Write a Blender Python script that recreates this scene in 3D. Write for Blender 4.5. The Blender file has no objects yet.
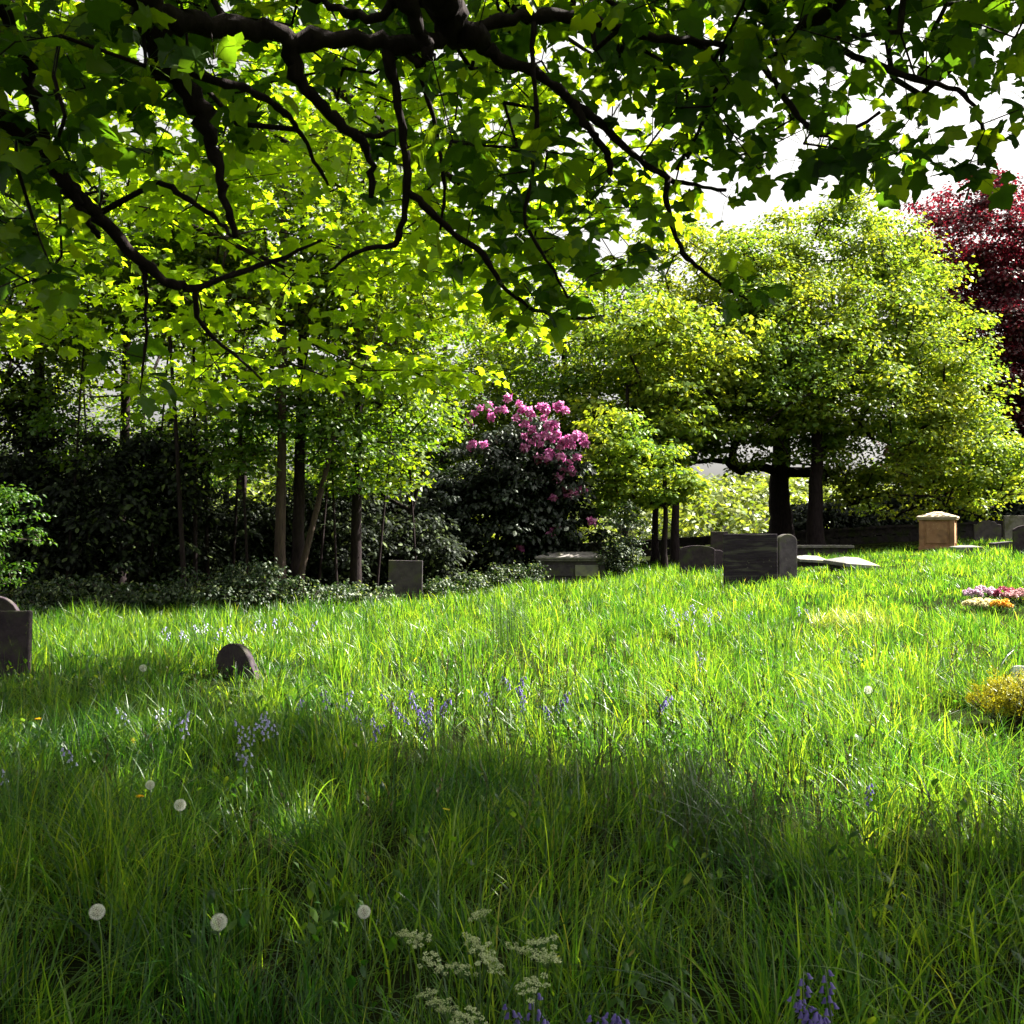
import bpy, math, random
import numpy as np
from mathutils import Vector, Matrix
R = np.random.default_rng(7)
random.seed(7)
PI = math.pi
sc = bpy.context.scene
col = sc.collection
# ------------------------------------------------------------------ camera
CAM = np.array([0.0, 0.0, 1.5]); FPX = 1024.0
PITCH = math.atan(18 / FPX)
cd = bpy.data.cameras.new('camera'); cam = bpy.data.objects.new('camera', cd); col.objects.link(cam)
cd.sensor_width = 36; cd.lens = 36; cd.clip_start = 0.05; cd.clip_end = 3000
cam.location = CAM; cam.rotation_euler = (PI / 2 + PITCH, 0, 0)
sc.camera = cam

def P(px, py, Y):
    a = (px - 512) / FPX; b = (512 - py) / FPX
    fy, fz = math.cos(PITCH), math.sin(PITCH)
    d = np.array([a, fy - fz * b, fz + fy * b])
    return CAM + d * (Y / d[1])

def PV(px, py, Y):
    a = (px - 512) / FPX; b = (512 - py) / FPX
    fy, fz = math.cos(PITCH), math.sin(PITCH)
    dy = fy - fz * b; s = Y / dy
    return np.stack([a * s, Y + 0 * a, CAM[2] + (fz + fy * b) * s], -1)

def sstep(a, b, x):
    t = np.clip((x - a) / (b - a), 0, 1); return t * t * (3 - 2 * t)

_H = R.random((256, 256))
def vnoise(x, y):
    x = np.asarray(x, float); y = np.asarray(y, float)
    xi = np.floor(x).astype(int); yi = np.floor(y).astype(int); fx = x - xi; fy = y - yi
    fx = fx * fx * (3 - 2 * fx); fy = fy * fy * (3 - 2 * fy)
    g = lambda i, j: _H[i & 255, j & 255]
    return (g(xi, yi) * (1 - fx) + g(xi + 1, yi) * fx) * (1 - fy) + (g(xi, yi + 1) * (1 - fx) + g(xi + 1, yi + 1) * fx) * fy

def terr(x, y):
    x = np.asarray(x, float); y = np.asarray(y, float)
    xp = np.minimum(np.where(x > 0, x, 0.15 * x * np.exp(np.minimum(x, 0) / 6)), 20)
    z = 0.058 * xp * sstep(7, 20, y)
    z = z + (vnoise(x * .55 + 9, y * .55 + 3) - .5) * .10 * sstep(3, 8, y) * (1 - sstep(60, 90, y))
    return z

def ground_hit(px, py):
    lo, hi = 2.0, 80.0
    Ys = np.linspace(lo, hi, 4000)
    pts = PV(np.full(4000, float(px)), np.full(4000, float(py)), Ys)
    k = np.argmax(pts[:, 2] <= terr(pts[:, 0], pts[:, 1]))
    return pts[k]

# ------------------------------------------------------------------ mesh builder
class MB:
    def __init__(s): s.V = []; s.F = []; s.n = 0
    def add(s, V, F):
        V = np.asarray(V, float).reshape(-1, 3)
        s.V.append(V)
        if isinstance(F, np.ndarray): s.F.append(F + s.n)
        else:
            by = {}
            for f in F: by.setdefault(len(f), []).append(f)
            for fs in by.values(): s.F.append(np.array(fs, dtype=np.int64) + s.n)
        s.n += len(V)
        return s
    def tube(s, pts, rad, k=6, cap=True):
        pts = np.asarray(pts, float); n = len(pts); rad = np.broadcast_to(np.asarray(rad, float), (n,))
        T = np.gradient(pts, axis=0); T /= np.linalg.norm(T, axis=1)[:, None] + 1e-9
        ref = np.array([0.31, 0.17, 0.93]) if abs(T[:, 2]).mean() < .85 else np.array([1, .1, 0.])
        A = np.cross(T, ref); A /= np.linalg.norm(A, axis=1)[:, None] + 1e-9
        B = np.cross(T, A)
        th = np.arange(k) * 2 * PI / k
        V = pts[:, None, :] + rad[:, None, None] * (np.cos(th)[None, :, None] * A[:, None, :] + np.sin(th)[None, :, None] * B[:, None, :])
        i = np.arange(n - 1)[:, None]; j = np.arange(k)[None, :]; j2 = (j + 1) % k
        F = np.stack([i * k + j, i * k + j2, (i + 1) * k + j2, (i + 1) * k + j], -1).reshape(-1, 4)
        base = s.n
        s.add(V.reshape(-1, 3), F)
        if cap:
            s.F.append(np.array([[base + q for q in range(k)][::-1]]))
            s.F.append(np.array([[base + (n - 1) * k + q for q in range(k)]]))
        return s
    def build(s, name, mat, parent=None, smooth=False, at=None):
        o0 = np.zeros(3) if at is None else np.asarray(at, float)
        if parent is not None and at is None: o0 = np.array(parent['_o']) if '_o' in parent else np.zeros(3)
        V = np.concatenate(s.V) - o0
        me = bpy.data.meshes.new(name)
        tot = np.concatenate([np.full(len(f), f.shape[1], np.int32) for f in s.F])
        loops = np.concatenate([f.reshape(-1) for f in s.F]).astype(np.int32)
        start = np.concatenate([[0], np.cumsum(tot)[:-1]]).astype(np.int32)
        me.vertices.add(len(V)); me.vertices.foreach_set('co', V.astype(np.float32).ravel())
        me.loops.add(len(loops)); me.loops.foreach_set('vertex_index', loops)
        me.polygons.add(len(tot)); me.polygons.foreach_set('loop_start', start)
        me.polygons.foreach_set('loop_total', tot)
        me.polygons.foreach_set('use_smooth', np.full(len(tot), smooth))
        me.materials.append(mat)
        me.update(calc_edges=True)
        o = bpy.data.objects.new(name, me); col.objects.link(o)
        if parent is not None: o.parent = parent
        elif at is not None: o.location = at
        return o

def tag(o, label, cat, group=None, kind=None):
    if label: o['label'] = label
    if cat: o['category'] = cat
    if group: o['group'] = group
    if kind: o['kind'] = kind
    return o

def thing(name, label, cat, loc, group=None):
    o = bpy.data.objects.new(name, None); col.objects.link(o); o.empty_display_size = .1
    o.location = [float(q) for q in loc]; o['_o'] = [float(q) for q in loc]
    return tag(o, label, cat, group)

# ------------------------------------------------------------------ materials
def newmat(name):
    m = bpy.data.materials.new(name); m.use_nodes = True
    nt = m.node_tree; nt.nodes.clear()
    out = nt.nodes.new('ShaderNodeOutputMaterial')
    return m, nt, out

def ramp(nt, fac, stops):
    r = nt.nodes.new('ShaderNodeValToRGB'); e = r.color_ramp.elements
    while len(e) < len(stops): e.new(0.5)
    for q, (p, c) in zip(e, stops): q.position = p; q.color = (*c, 1)
    nt.links.new(fac, r.inputs[0]); return r

def leafmat(name, stops, tcol, tw=.45, gloss=.05, rough=.4, patch=None):
    """diffuse + translucent + sheen; the stops give the per-leaf colour range"""
    m, nt, out = newmat(name); L = nt.links
    g = nt.nodes.new('ShaderNodeNewGeometry')
    r = ramp(nt, g.outputs['Random Per Island'], stops)
    colr = r.outputs[0]
    if patch:                                    # slow natural variation of hue over the plant
        tc = nt.nodes.new('ShaderNodeTexCoord'); n = nt.nodes.new('ShaderNodeTexNoise')
        n.inputs['Scale'].default_value = patch[0]; n.inputs['Detail'].default_value = 3
        L.new(tc.outputs['Object'], n.inputs['Vector'])
        rr = ramp(nt, n.outputs[0], [(.35, patch[1]), (.65, patch[2])])
        mx = nt.nodes.new('ShaderNodeMixRGB'); mx.blend_type = 'MULTIPLY'; mx.inputs[0].default_value = 1
        L.new(colr, mx.inputs[1]); L.new(rr.outputs[0], mx.inputs[2]); colr = mx.outputs[0]
    d = nt.nodes.new('ShaderNodeBsdfDiffuse'); L.new(colr, d.inputs[0])
    t = nt.nodes.new('ShaderNodeBsdfTranslucent')
    mt = nt.nodes.new('ShaderNodeMixRGB'); mt.blend_type = 'MULTIPLY'; mt.inputs[0].default_value = 1
    L.new(colr, mt.inputs[1]); mt.inputs[2].default_value = (*tcol, 1); L.new(mt.outputs[0], t.inputs[0])
    mix = nt.nodes.new('ShaderNodeMixShader'); mix.inputs[0].default_value = tw
    L.new(d.outputs[0], mix.inputs[1]); L.new(t.outputs[0], mix.inputs[2])
    gl = nt.nodes.new('ShaderNodeBsdfGlossy'); gl.inputs['Roughness'].default_value = rough
    gl.inputs[0].default_value = (.9, .95, .9, 1)
    mg = nt.nodes.new('ShaderNodeMixShader'); mg.inputs[0].default_value = gloss
    L.new(mix.outputs[0], mg.inputs[1]); L.new(gl.outputs[0], mg.inputs[2])
    L.new(mg.outputs[0], out.inputs[0]); return m

def roughmat(name, c1, c2, scale=6, bump=.4, rough=.85, c3=None, stretch=(1, 1, 1), spec=.25, lichen=None):
    m, nt, out = newmat(name); L = nt.links
    b = nt.nodes.new('ShaderNodeBsdfPrincipled'); b.inputs['Roughness'].default_value = rough
    b.inputs['Specular IOR Level'].default_value = spec
    tc = nt.nodes.new('ShaderNodeTexCoord'); mp = nt.nodes.new('ShaderNodeMapping'); mp.inputs['Scale'].default_value = stretch
    L.new(tc.outputs['Object'], mp.inputs[0])
    n = nt.nodes.new('ShaderNodeTexNoise'); n.inputs['Scale'].default_value = scale; n.inputs['Detail'].default_value = 8
    n.inputs['Roughness'].default_value = .65
    L.new(mp.outputs[0], n.inputs['Vector'])
    r = ramp(nt, n.outputs[0], [(.3, c1), (.7, c2)]); colr = r.outputs[0]
    if c3:
        n2 = nt.nodes.new('ShaderNodeTexNoise'); n2.inputs['Scale'].default_value = scale * .45; n2.inputs['Detail'].default_value = 6
        L.new(mp.outputs[0], n2.inputs['Vector'])
        r2 = ramp(nt, n2.outputs[0], [(.53, (0, 0, 0)), (.62, (1, 1, 1))])
        mx = nt.nodes.new('ShaderNodeMixRGB'); L.new(r2.outputs[0], mx.inputs[0]); L.new(colr, mx.inputs[1]); mx.inputs[2].default_value = (*c3, 1)
        colr = mx.outputs[0]
    if lichen:
        vo = nt.nodes.new('ShaderNodeTexVoronoi'); vo.inputs['Scale'].default_value = 13; vo.inputs['Randomness'].default_value = 1
        nz = nt.nodes.new('ShaderNodeTexNoise'); nz.inputs['Scale'].default_value = 3.2; nz.inputs['Detail'].default_value = 5
        L.new(tc.outputs['Object'], nz.inputs['Vector']); L.new(tc.outputs['Object'], vo.inputs['Vector'])
        ad = nt.nodes.new('ShaderNodeMath'); ad.operation = 'ADD'; L.new(vo.outputs['Distance'], ad.inputs[0]); L.new(nz.outputs[0], ad.inputs[1])
        r3 = ramp(nt, ad.outputs[0], [(.50, (1, 1, 1)), (.62, (0, 0, 0))])
        m3 = nt.nodes.new('ShaderNodeMixRGB'); L.new(r3.outputs[0], m3.inputs[0]); L.new(colr, m3.inputs[1]); m3.inputs[2].default_value = (*lichen, 1); colr = m3.outputs[0]
    L.new(colr, b.inputs['Base Color'])
    bp = nt.nodes.new('ShaderNodeBump'); bp.inputs['Strength'].default_value = bump; bp.inputs['Distance'].default_value = .03
    L.new(n.outputs[0], bp.inputs['Height']); L.new(bp.outputs[0], b.inputs['Normal'])
    L.new(b.outputs[0], out.inputs[0]); return m

# leaf colours
M = {}
M['maple_shaded'] = leafmat('maple_leaf_shaded', [(0, (.012, .034, .006)), (.4, (.024, .062, .008)), (.75, (.055, .11, .009)), (1, (.11, .17, .01))], (3.4, 3.0, .6), .56, .015)  # overhead leaves: canopy shade put into darker stops, sunlit leaves into the palest
M['maple_lit'] = leafmat('maple_leaf_sunlit', [(0, (.09, .15, .008)), (.5, (.14, .20, .010)), (1, (.18, .24, .014))], (2.65, 2.75, .7), .6, .02)  # side maple: sunlight on the leaves put into a lighter colour
M['maple_big'] = leafmat('maple_leaf_yellow', [(0, (.07, .13, .016)), (.5, (.135, .195, .022)), (1, (.22, .265, .032))], (2.5, 2.15, .8), .42, .02, patch=(.35, (.6, .8, .9), (1.1, 1.05, .9)))
M['wood'] = leafmat('woodland_leaf', [(0, (.045, .09, .01)), (.5, (.08, .13, .012)), (1, (.13, .18, .015))], (2.8, 2.5, .6), .5, .03, patch=(.4, (.5, .75, .8), (1.1, 1.0, .9)))
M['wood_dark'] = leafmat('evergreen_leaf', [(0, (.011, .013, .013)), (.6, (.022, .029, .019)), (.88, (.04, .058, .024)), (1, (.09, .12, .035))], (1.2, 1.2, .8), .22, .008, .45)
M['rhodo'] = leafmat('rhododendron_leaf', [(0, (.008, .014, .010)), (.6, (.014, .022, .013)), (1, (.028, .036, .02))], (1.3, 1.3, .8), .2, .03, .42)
M['beech'] = leafmat('copper_beech_leaf', [(0, (.026, .003, .008)), (.5, (.062, .006, .013)), (1, (.12, .012, .022))], (2.4, 1.4, 1.4), .45, .05)
M['undergrowth'] = leafmat('undergrowth_leaf', [(0, (.008, .02, .008)), (.6, (.018, .038, .012)), (.85, (.05, .075, .025)), (1, (.15, .18, .08))], (1.8, 1.8, .8), .4, .03, .45)  # palest stop paints glints into the colour of some leaves
M['shrub_green'] = leafmat('shrub_leaf', [(0, (.014, .045, .005)), (.6, (.03, .075, .007)), (1, (.055, .10, .01))], (2.2, 2.2, .8), .45, .02)
M['far'] = leafmat('distant_leaf', [(0, (.07, .11, .02)), (.6, (.12, .15, .03)), (1, (.17, .2, .045))], (1.8, 1.8, .7), .45, .03)
M['golden'] = leafmat('golden_conifer_leaf', [(0, (.15, .16, .008)), (.5, (.30, .30, .012)), (1, (.46, .42, .02))], (1.3, 1.2, .7), .3, .03)
M['grass'] = leafmat('grass_blade', [(0, (.010, .038, .007)), (.45, (.030, .086, .012)), (.9, (.082, .148, .020)), (.985, (.11, .165, .026)), (1, (.13, .13, .06))], (3.75, 3.05, .95), .55, .026, .4,
                     patch=(1.5, (.42, .66, .8), (1.32, 1.22, .95)))
M['seedhead'] = leafmat('grass_seed_head', [(0, (.03, .055, .012)), (.6, (.06, .075, .025)), (1, (.12, .10, .06))], (1.8, 1.6, 1.), .4, .03)
M['rush'] = leafmat('tussock_blade', [(0, (.015, .04, .008)), (1, (.035, .075, .012))], (2.2, 2.2, .7), .4, .07)
M['tussock_pale'] = leafmat('pale_tussock_blade', [(0, (.12, .17, .03)), (1, (.24, .26, .06))], (2., 2., .7), .4, .05)
M['stem'] = leafmat('flower_stem', [(0, (.03, .075, .012)), (1, (.06, .11, .018))], (1.5, 1.5, .7), .3, .05)
M['bluebell'] = leafmat('bluebell_petal', [(0, (.09, .06, .26)), (1, (.17, .13, .4))], (1.6, 1.6, 1.6), .4, .03)
M['bluebell_pale'] = leafmat('pale_bluebell_petal', [(0, (.30, .28, .55)), (1, (.5, .48, .7))], (1.3, 1.3, 1.3), .4, .03)
M['white_floret'] = leafmat('white_floret', [(0, (.34, .40, .2)), (1, (.58, .62, .38))], (1.1, 1.1, 1.), .4, .02)
M['clock'] = leafmat('dandelion_fluff', [(0, (.72, .72, .66)), (1, (.85, .85, .8))], (1., 1., 1.), .5, .02)
M['seed'] = leafmat('dandelion_seed', [(0, (.18, .13, .06)), (1, (.25, .2, .1))], (1., 1., 1.), .1, .02)
M['dandelion'] = leafmat('yellow_petal', [(0, (.75, .38, .01)), (1, (.8, .5, .02))], (1.1, 1.1, 1.), .3, .02)
M['pink'] = leafmat('pink_petal', [(0, (.38, .06, .24)), (.5, (.56, .16, .42)), (1, (.74, .38, .62))], (1.25, 1.2, 1.2), .42, .03)
M['lilac'] = leafmat('lilac_petal', [(0, (.5, .3, .44)), (1, (.7, .55, .66))], (1., 1., 1.), .3, .02)
M['cream'] = leafmat('cream_petal', [(0, (.7, .62, .3)), (1, (.82, .76, .5))], (1., 1., 1.), .3, .02)
M['crimson'] = leafmat('crimson_petal', [(0, (.25, .03, .08)), (1, (.5, .12, .2))], (1., 1., 1.), .3, .02)
M['pale_pink'] = leafmat('pale_pink_petal', [(0, (.5, .22, .26)), (1, (.72, .5, .5))], (1., 1., 1.), .3, .02)
M['orange'] = leafmat('orange_petal', [(0, (.75, .35, .03)), (1, (.8, .5, .08))], (1., 1., 1.), .3, .02)
M['bark'] = roughmat('bark', (.009, .006, .008), (.03, .021, .022), 9, .9, .9, stretch=(2.2, 2.2, .5), spec=.1)
M['bark_warm'] = roughmat('warm_bark', (.02, .013, .013), (.07, .046, .036), 9, .9, .9, stretch=(2.2, 2.2, .4))
M['twig'] = roughmat('twig', (.02, .014, .014), (.05, .036, .03), 30, .4, .8)
M['stone_dark'] = roughmat('dark_headstone', (.026, .019, .028), (.07, .054, .062), 7, .5, .8, (.06, .063, .04), spec=.1, lichen=(.11, .105, .09))
M['stone_purple'] = roughmat('shaded_headstone', (.04, .034, .043), (.10, .086, .098), 5, .5, .85, (.08, .085, .05), spec=.1, lichen=(.17, .16, .13))
M['stone_line'] = roughmat('inscribed_headstone', (.021, .015, .025), (.05, .04, .054), 4.5, .7, .8, (.085, .08, .075), stretch=(.6, .6, 5.5), spec=.1, lichen=(.13, .12, .10))
M['stone_grey'] = roughmat('grey_stone', (.11, .10, .10), (.24, .225, .215), 5, .5, .9, (.11, .11, .07), spec=.1, lichen=(.32, .31, .22))
M['stone_pale'] = roughmat('pale_stone', (.13, .125, .12), (.26, .25, .24), 5, .4, .9, (.26, .26, .18), lichen=(.42, .41, .34))
M['sandstone'] = roughmat('brown_sandstone', (.30, .16, .085), (.46, .27, .15), 4, .4, .9, (.24, .14, .08), spec=.1, lichen=(.5, .36, .24))
M['sandcap'] = roughmat('sunlit_sandstone', (.45, .36, .25), (.62, .52, .38), 5, .4, .9, (.35, .3, .2))  # tomb cap: sun on its top put into a paler stone colour
M['wallstone'] = roughmat('old_wall_stone', (.014, .011, .015), (.045, .038, .042), 5, .9, .95, (.025, .03, .015), spec=.1)
M['ground'] = roughmat('meadow_soil', (.007, .009, .004), (.018, .022, .007), 3, .6, 1, (.014, .02, .006), spec=0)
M['white'] = roughmat('white_marble', (.7, .7, .7), (.85, .85, .85), 5, .1, .5)

# ------------------------------------------------------------------ world and sun
SUN_EL, SUN_AZ = 48.0, 66.0       # azimuth measured from the view axis towards the right
w = bpy.data.worlds.new('World'); sc.world = w; w.use_nodes = True
nt = w.node_tree; nt.nodes.clear()
wo = nt.nodes.new('ShaderNodeOutputWorld'); bg = nt.nodes.new('ShaderNodeBackground')
sky = nt.nodes.new('ShaderNodeTexSky'); sky.sky_type = 'NISHITA'; sky.sun_disc = False
sky.sun_elevation = math.radians(SUN_EL); sky.sun_rotation = math.radians(SUN_AZ); sky.air_density = 1.0; sky.dust_density = 6.0
hs = nt.nodes.new('ShaderNodeHueSaturation'); hs.inputs['Saturation'].default_value = .12
nt.links.new(sky.outputs[0], hs.inputs['Color']); wm = nt.nodes.new('ShaderNodeMixRGB'); wm.blend_type = 'MULTIPLY'; wm.inputs[0].default_value = 1; wm.inputs[2].default_value = (1, .975, .93, 1); nt.links.new(hs.outputs[0], wm.inputs[1]); nt.links.new(wm.outputs[0], bg.inputs[0])
bg.inputs[1].default_value = .05; nt.links.new(bg.outputs[0], wo.inputs[0])
sd = bpy.data.lights.new('sun', 'SUN'); sun = bpy.data.objects.new('sun', sd); col.objects.link(sun)
sd.energy = 5.0; sd.angle = math.radians(.55); sd.color = (1, .94, .82)
S = Vector((math.sin(math.radians(SUN_AZ)) * math.cos(math.radians(SUN_EL)), math.cos(math.radians(SUN_AZ)) * math.cos(math.radians(SUN_EL)), math.sin(math.radians(SUN_EL))))
sun.rotation_euler = S.to_track_quat('Z', 'Y').to_euler(); sun.location = (20, 10, 30)
sc.view_settings.view_transform = 'Standard'; sc.view_settings.look = 'None'; sc.view_settings.exposure = 2.55; sc.view_settings.gamma = 1
sc.render.engine = 'CYCLES'
cy = sc.cycles; cy.max_bounces = 6; cy.diffuse_bounces = 3; cy.glossy_bounces = 2; cy.transmission_bounces = 4; cy.transparent_max_bounces = 4
cy.use_denoising = True; cy.denoiser = 'OPENIMAGEDENOISE'; cy.denoising_input_passes = 'RGB_ALBEDO_NORMAL'; cy.denoising_prefilter = 'FAST'; cy.caustics_reflective = False; cy.caustics_refractive = False
cy.sample_clamp_indirect = 4

# ------------------------------------------------------------------ ground
gx = np.concatenate([[-700, -300, -120, -70], np.linspace(-45, 45, 181), [70, 120, 300, 700]])
gy = np.concatenate([[-200, -60, -20], np.linspace(-8, 60, 137), [75, 100, 200, 500, 1200]])
GX, GY = np.meshgrid(gx, gy, indexing='ij'); GZ = terr(GX, GY)
nx, ny = GX.shape
i, j = np.meshgrid(np.arange(nx - 1), np.arange(ny - 1), indexing='ij')
F = np.stack([i * ny + j, (i + 1) * ny + j, (i + 1) * ny + j + 1, i * ny + j + 1], -1).reshape(-1, 4)
g = MB().add(np.stack([GX, GY, GZ], -1), F).build('ground', M['ground'], smooth=True); tag(g, None, None, kind='structure')

# ------------------------------------------------------------------ leaf scattering
def fan(outline, centre, zf):
    o = np.array(outline, float)
    V = np.concatenate([[centre], o]); n = len(o)
    z = zf(V[:, 0], V[:, 1]); V = np.stack([V[:, 0], V[:, 1], z], -1)
    F = np.array([[0, 1 + q, 1 + (q + 1) % n] for q in range(n)])
    return V, F
def mirror(r): return r + [(-x, y) for x, y in r[::-1] if x > 1e-6]
_zl = lambda x, y: -.28 * np.abs(x) ** 1.5 - .22 * (y - .2) ** 2
LEAF_MAPLE = fan(mirror([(0, 0), (.16, -.08), (.42, -.05), (.37, .14), (.50, .22), (.64, .46), (.44, .48), (.30, .56), (.27, .72), (0, 1.02)]), (0, .28), _zl)
LEAF_MAPLE5 = fan(mirror([(0, 0), (.42, -.04), (.34, .18), (.62, .46), (.30, .55), (0, 1.0)]), (0, .28), _zl)
LEAF_OVAL = (np.array([(0, 0, 0), (.28, .35, -.06), (.22, .75, -.14), (0, 1.0, -.26), (-.22, .75, -.14), (-.28, .35, -.06), (0, .5, .02)]),
             np.array([[0, 1, 6], [1, 2, 6], [2, 3, 6], [3, 4, 6], [4, 5, 6], [5, 0, 6]]))
LEAF_KITE = (np.array([(0, 0, 0), (.42, .45, -.12), (0, 1.0, -.1), (-.42, .45, -.12)]), np.array([[0, 1, 2], [0, 2, 3]]))
LEAF_LANCE = (np.array([(0, 0, 0), (.16, .4, -.03), (0, 1.0, -.2), (-.16, .4, -.03)]), np.array([[0, 1, 2], [0, 2, 3]]))

def nrmz(v): return v / (np.linalg.norm(v, axis=-1, keepdims=True) + 1e-9)
def scatter(mb, leaf, pos, nrm, tip, size):
    V, F = leaf; n = len(pos)
    z = nrmz(nrm); y = nrmz(tip - (tip * z).sum(-1, keepdims=True) * z); x = np.cross(y, z)
    curv = R.uniform(-.2, 2.3, n)[:, None, None]
    sz = np.broadcast_to(np.asarray(size, float), (n,))[:, None, None]
    W = pos[:, None, :] + sz * (V[None, :, 0:1] * x[:, None, :] + V[None, :, 1:2] * y[:, None, :] + curv * V[None, :, 2:3] * z[:, None, :])
    FF = (F[None] + (np.arange(n) * len(V))[:, None, None]).reshape(-1, F.shape[1])
    mb.add(W.reshape(-1, 3), FF)

def rdir(n):
    v = R.normal(size=(n, 3)); return nrmz(v)

# ------------------------------------------------------------------ skeleton: joins clumps to the nearest limb
class Skel:
    def __init__(s): s.pos = []; s.par = []; s.chains = []
    def path(s, pts, parent=-1):
        ids = []
        for p in pts:
            s.pos.append(np.asarray(p, float)); s.par.append(parent); parent = len(s.pos) - 1; ids.append(parent)
        return ids
    def attach(s, targets, origin, sag=.0, up=.35, jit=.12, seg=.45, first=0):
        targets = sorted(targets, key=lambda t: np.linalg.norm(np.asarray(t) - origin))
        ends = []
        for t in targets:
            A = np.array(s.pos[first:]); d = A - t
            cost = np.linalg.norm(d, axis=1) + up * np.maximum(d[:, 2], 0) * 2
            k = int(np.argmin(cost)); L = np.linalg.norm(d[k]); k += first
            m = max(1, int(L / seg)); a = s.pos[k]; pts = []
            off = R.normal(size=3) * L * jit
            for q in range(1, m + 1):
                u = q / m
                pts.append(a * (1 - u) + t * u + off * math.sin(PI * u) + np.array([0, 0, -sag * L * math.sin(PI * u)]) + (R.normal(size=3) * L * .025 if q < m else 0))
            ids = s.path(pts, k); s.chains.append([k] + ids); ends.append(ids[-1])
        return ends
    def radii(s, tip, expo=2.3, rmax=9):
        n = len(s.pos); acc = np.zeros(n); kids = np.zeros(n, int)
        for q in range(n):
            if s.par[q] >= 0: kids[s.par[q]] += 1
        r = np.zeros(n)
        for q in range(n - 1, -1, -1):
            r[q] = tip if kids[q] == 0 else min(acc[q] ** (1 / expo), rmax)
            if s.par[q] >= 0: acc[s.par[q]] += r[q] ** expo
        return r

def clump_leaves(mb, leaf, centres, n_per, rad, size, flat=.5, droop=.4, normal_out=.6):
    n = len(centres) * n_per
    c = np.repeat(np.asarray(centres), n_per, 0)
    rr = np.repeat(np.broadcast_to(rad, (len(centres),)), n_per)[:, None]
    d = rdir(n); d[:, 2] = np.where(d[:, 2] < -.3, -d[:, 2] * .6, d[:, 2])
    q = R.random((n, 1)) ** .45
    pos = c + d * q * rr * np.array([1, 1, flat])
    nrm = d * normal_out + np.array([0, 0, .8]) + R.normal(size=(n, 3)) * .45
    tip = d * np.array([1, 1, .3]) + np.array([0, 0, -droop]) + R.normal(size=(n, 3)) * .35
    scatter(mb, leaf, pos, nrm, tip, size * R.uniform(.65, 1.2, n))

def fill_ellipsoids(ells, n, minz=None, shell=.45):
    """clump centres spread through a union of ellipsoids ((cx,cy,cz),(rx,ry,rz),weight)"""
    out = []
    W = np.array([e[2] for e in ells]); W = W / W.sum()
    for e, wgt in zip(ells, W):
        k = int(round(n * wgt))
        d = rdir(k); q = shell + (1 - shell) * R.random((k, 1)) ** .6
        out.append(np.array(e[0]) + d * q * np.array(e[1]))
    o = np.concatenate(out)
    if minz is not None: o = o[o[:, 2] > minz]
    return o

def make_tree(name, label, base, trunk_pts, tr, ells, nclump, per, crad, leaf, lsize, lmat, group=None, bark='bark', flat=.5, minz=None, cat='tree', shell=.45, sides=7, up=.35, droop=.4, tipr=.012, n0=.35, extra=None):
    base = np.array([base[0], base[1], terr(base[0], base[1]) - .05])
    t = thing(name, label, cat, base, group)
    pts = [base + np.array(p) for p in trunk_pts]
    # finer trunk with a flare at the foot
    u = np.linspace(0, len(pts) - 1, len(pts) * 4); P0 = np.array(pts)
    fine = np.stack([np.interp(u, np.arange(len(pts)), P0[:, k]) for k in range(3)], -1)
    fine[1:-1] += R.normal(size=(len(fine) - 2, 3)) * tr * .045
    sk = Skel(); ids = sk.path(fine)
    cl = fill_ellipsoids([(base + np.array(c), r, wt) for c, r, wt in ells], nclump, None if minz is None else base[2] + minz, shell)
    if extra is not None: cl = np.concatenate([cl, extra])
    first = int(len(fine) * n0)
    sk.attach(cl, fine[first], up=up, first=first)
    rad = sk.radii(tipr, rmax=tr * .62)
    trunk = MB()
    uu = np.linspace(0, 1, len(fine)); trr = tr * (1 - .55 * uu) * (1 + .5 * np.exp(-uu * 14))
    trunk.tube(fine, trr, 10)
    trunk.build('trunk', M[bark], t, smooth=True)
    owner = {}; mbs = {}
    for q, ch in enumerate(sk.chains):
        p = np.array([sk.pos[k] for k in ch]); r = np.array([rad[k] for k in ch]); r[0] = min(r[0], r[1] * 1.15)
        r = np.maximum.accumulate(r[::-1])[::-1]
        w_ = owner.get(ch[0], q)
        for k in ch[1:]: owner[k] = w_
        mbs.setdefault(w_, MB()).tube(p, r, 5, cap=False)
    for mb_ in mbs.values(): mb_.build('limb', M[bark], t, smooth=True)
    lv = MB()
    clump_leaves(lv, leaf, cl, per, crad * R.uniform(.7, 1.25, len(cl)), lsize, flat, droop)
    lv.build('crown', M[lmat], t)
    return t

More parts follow.
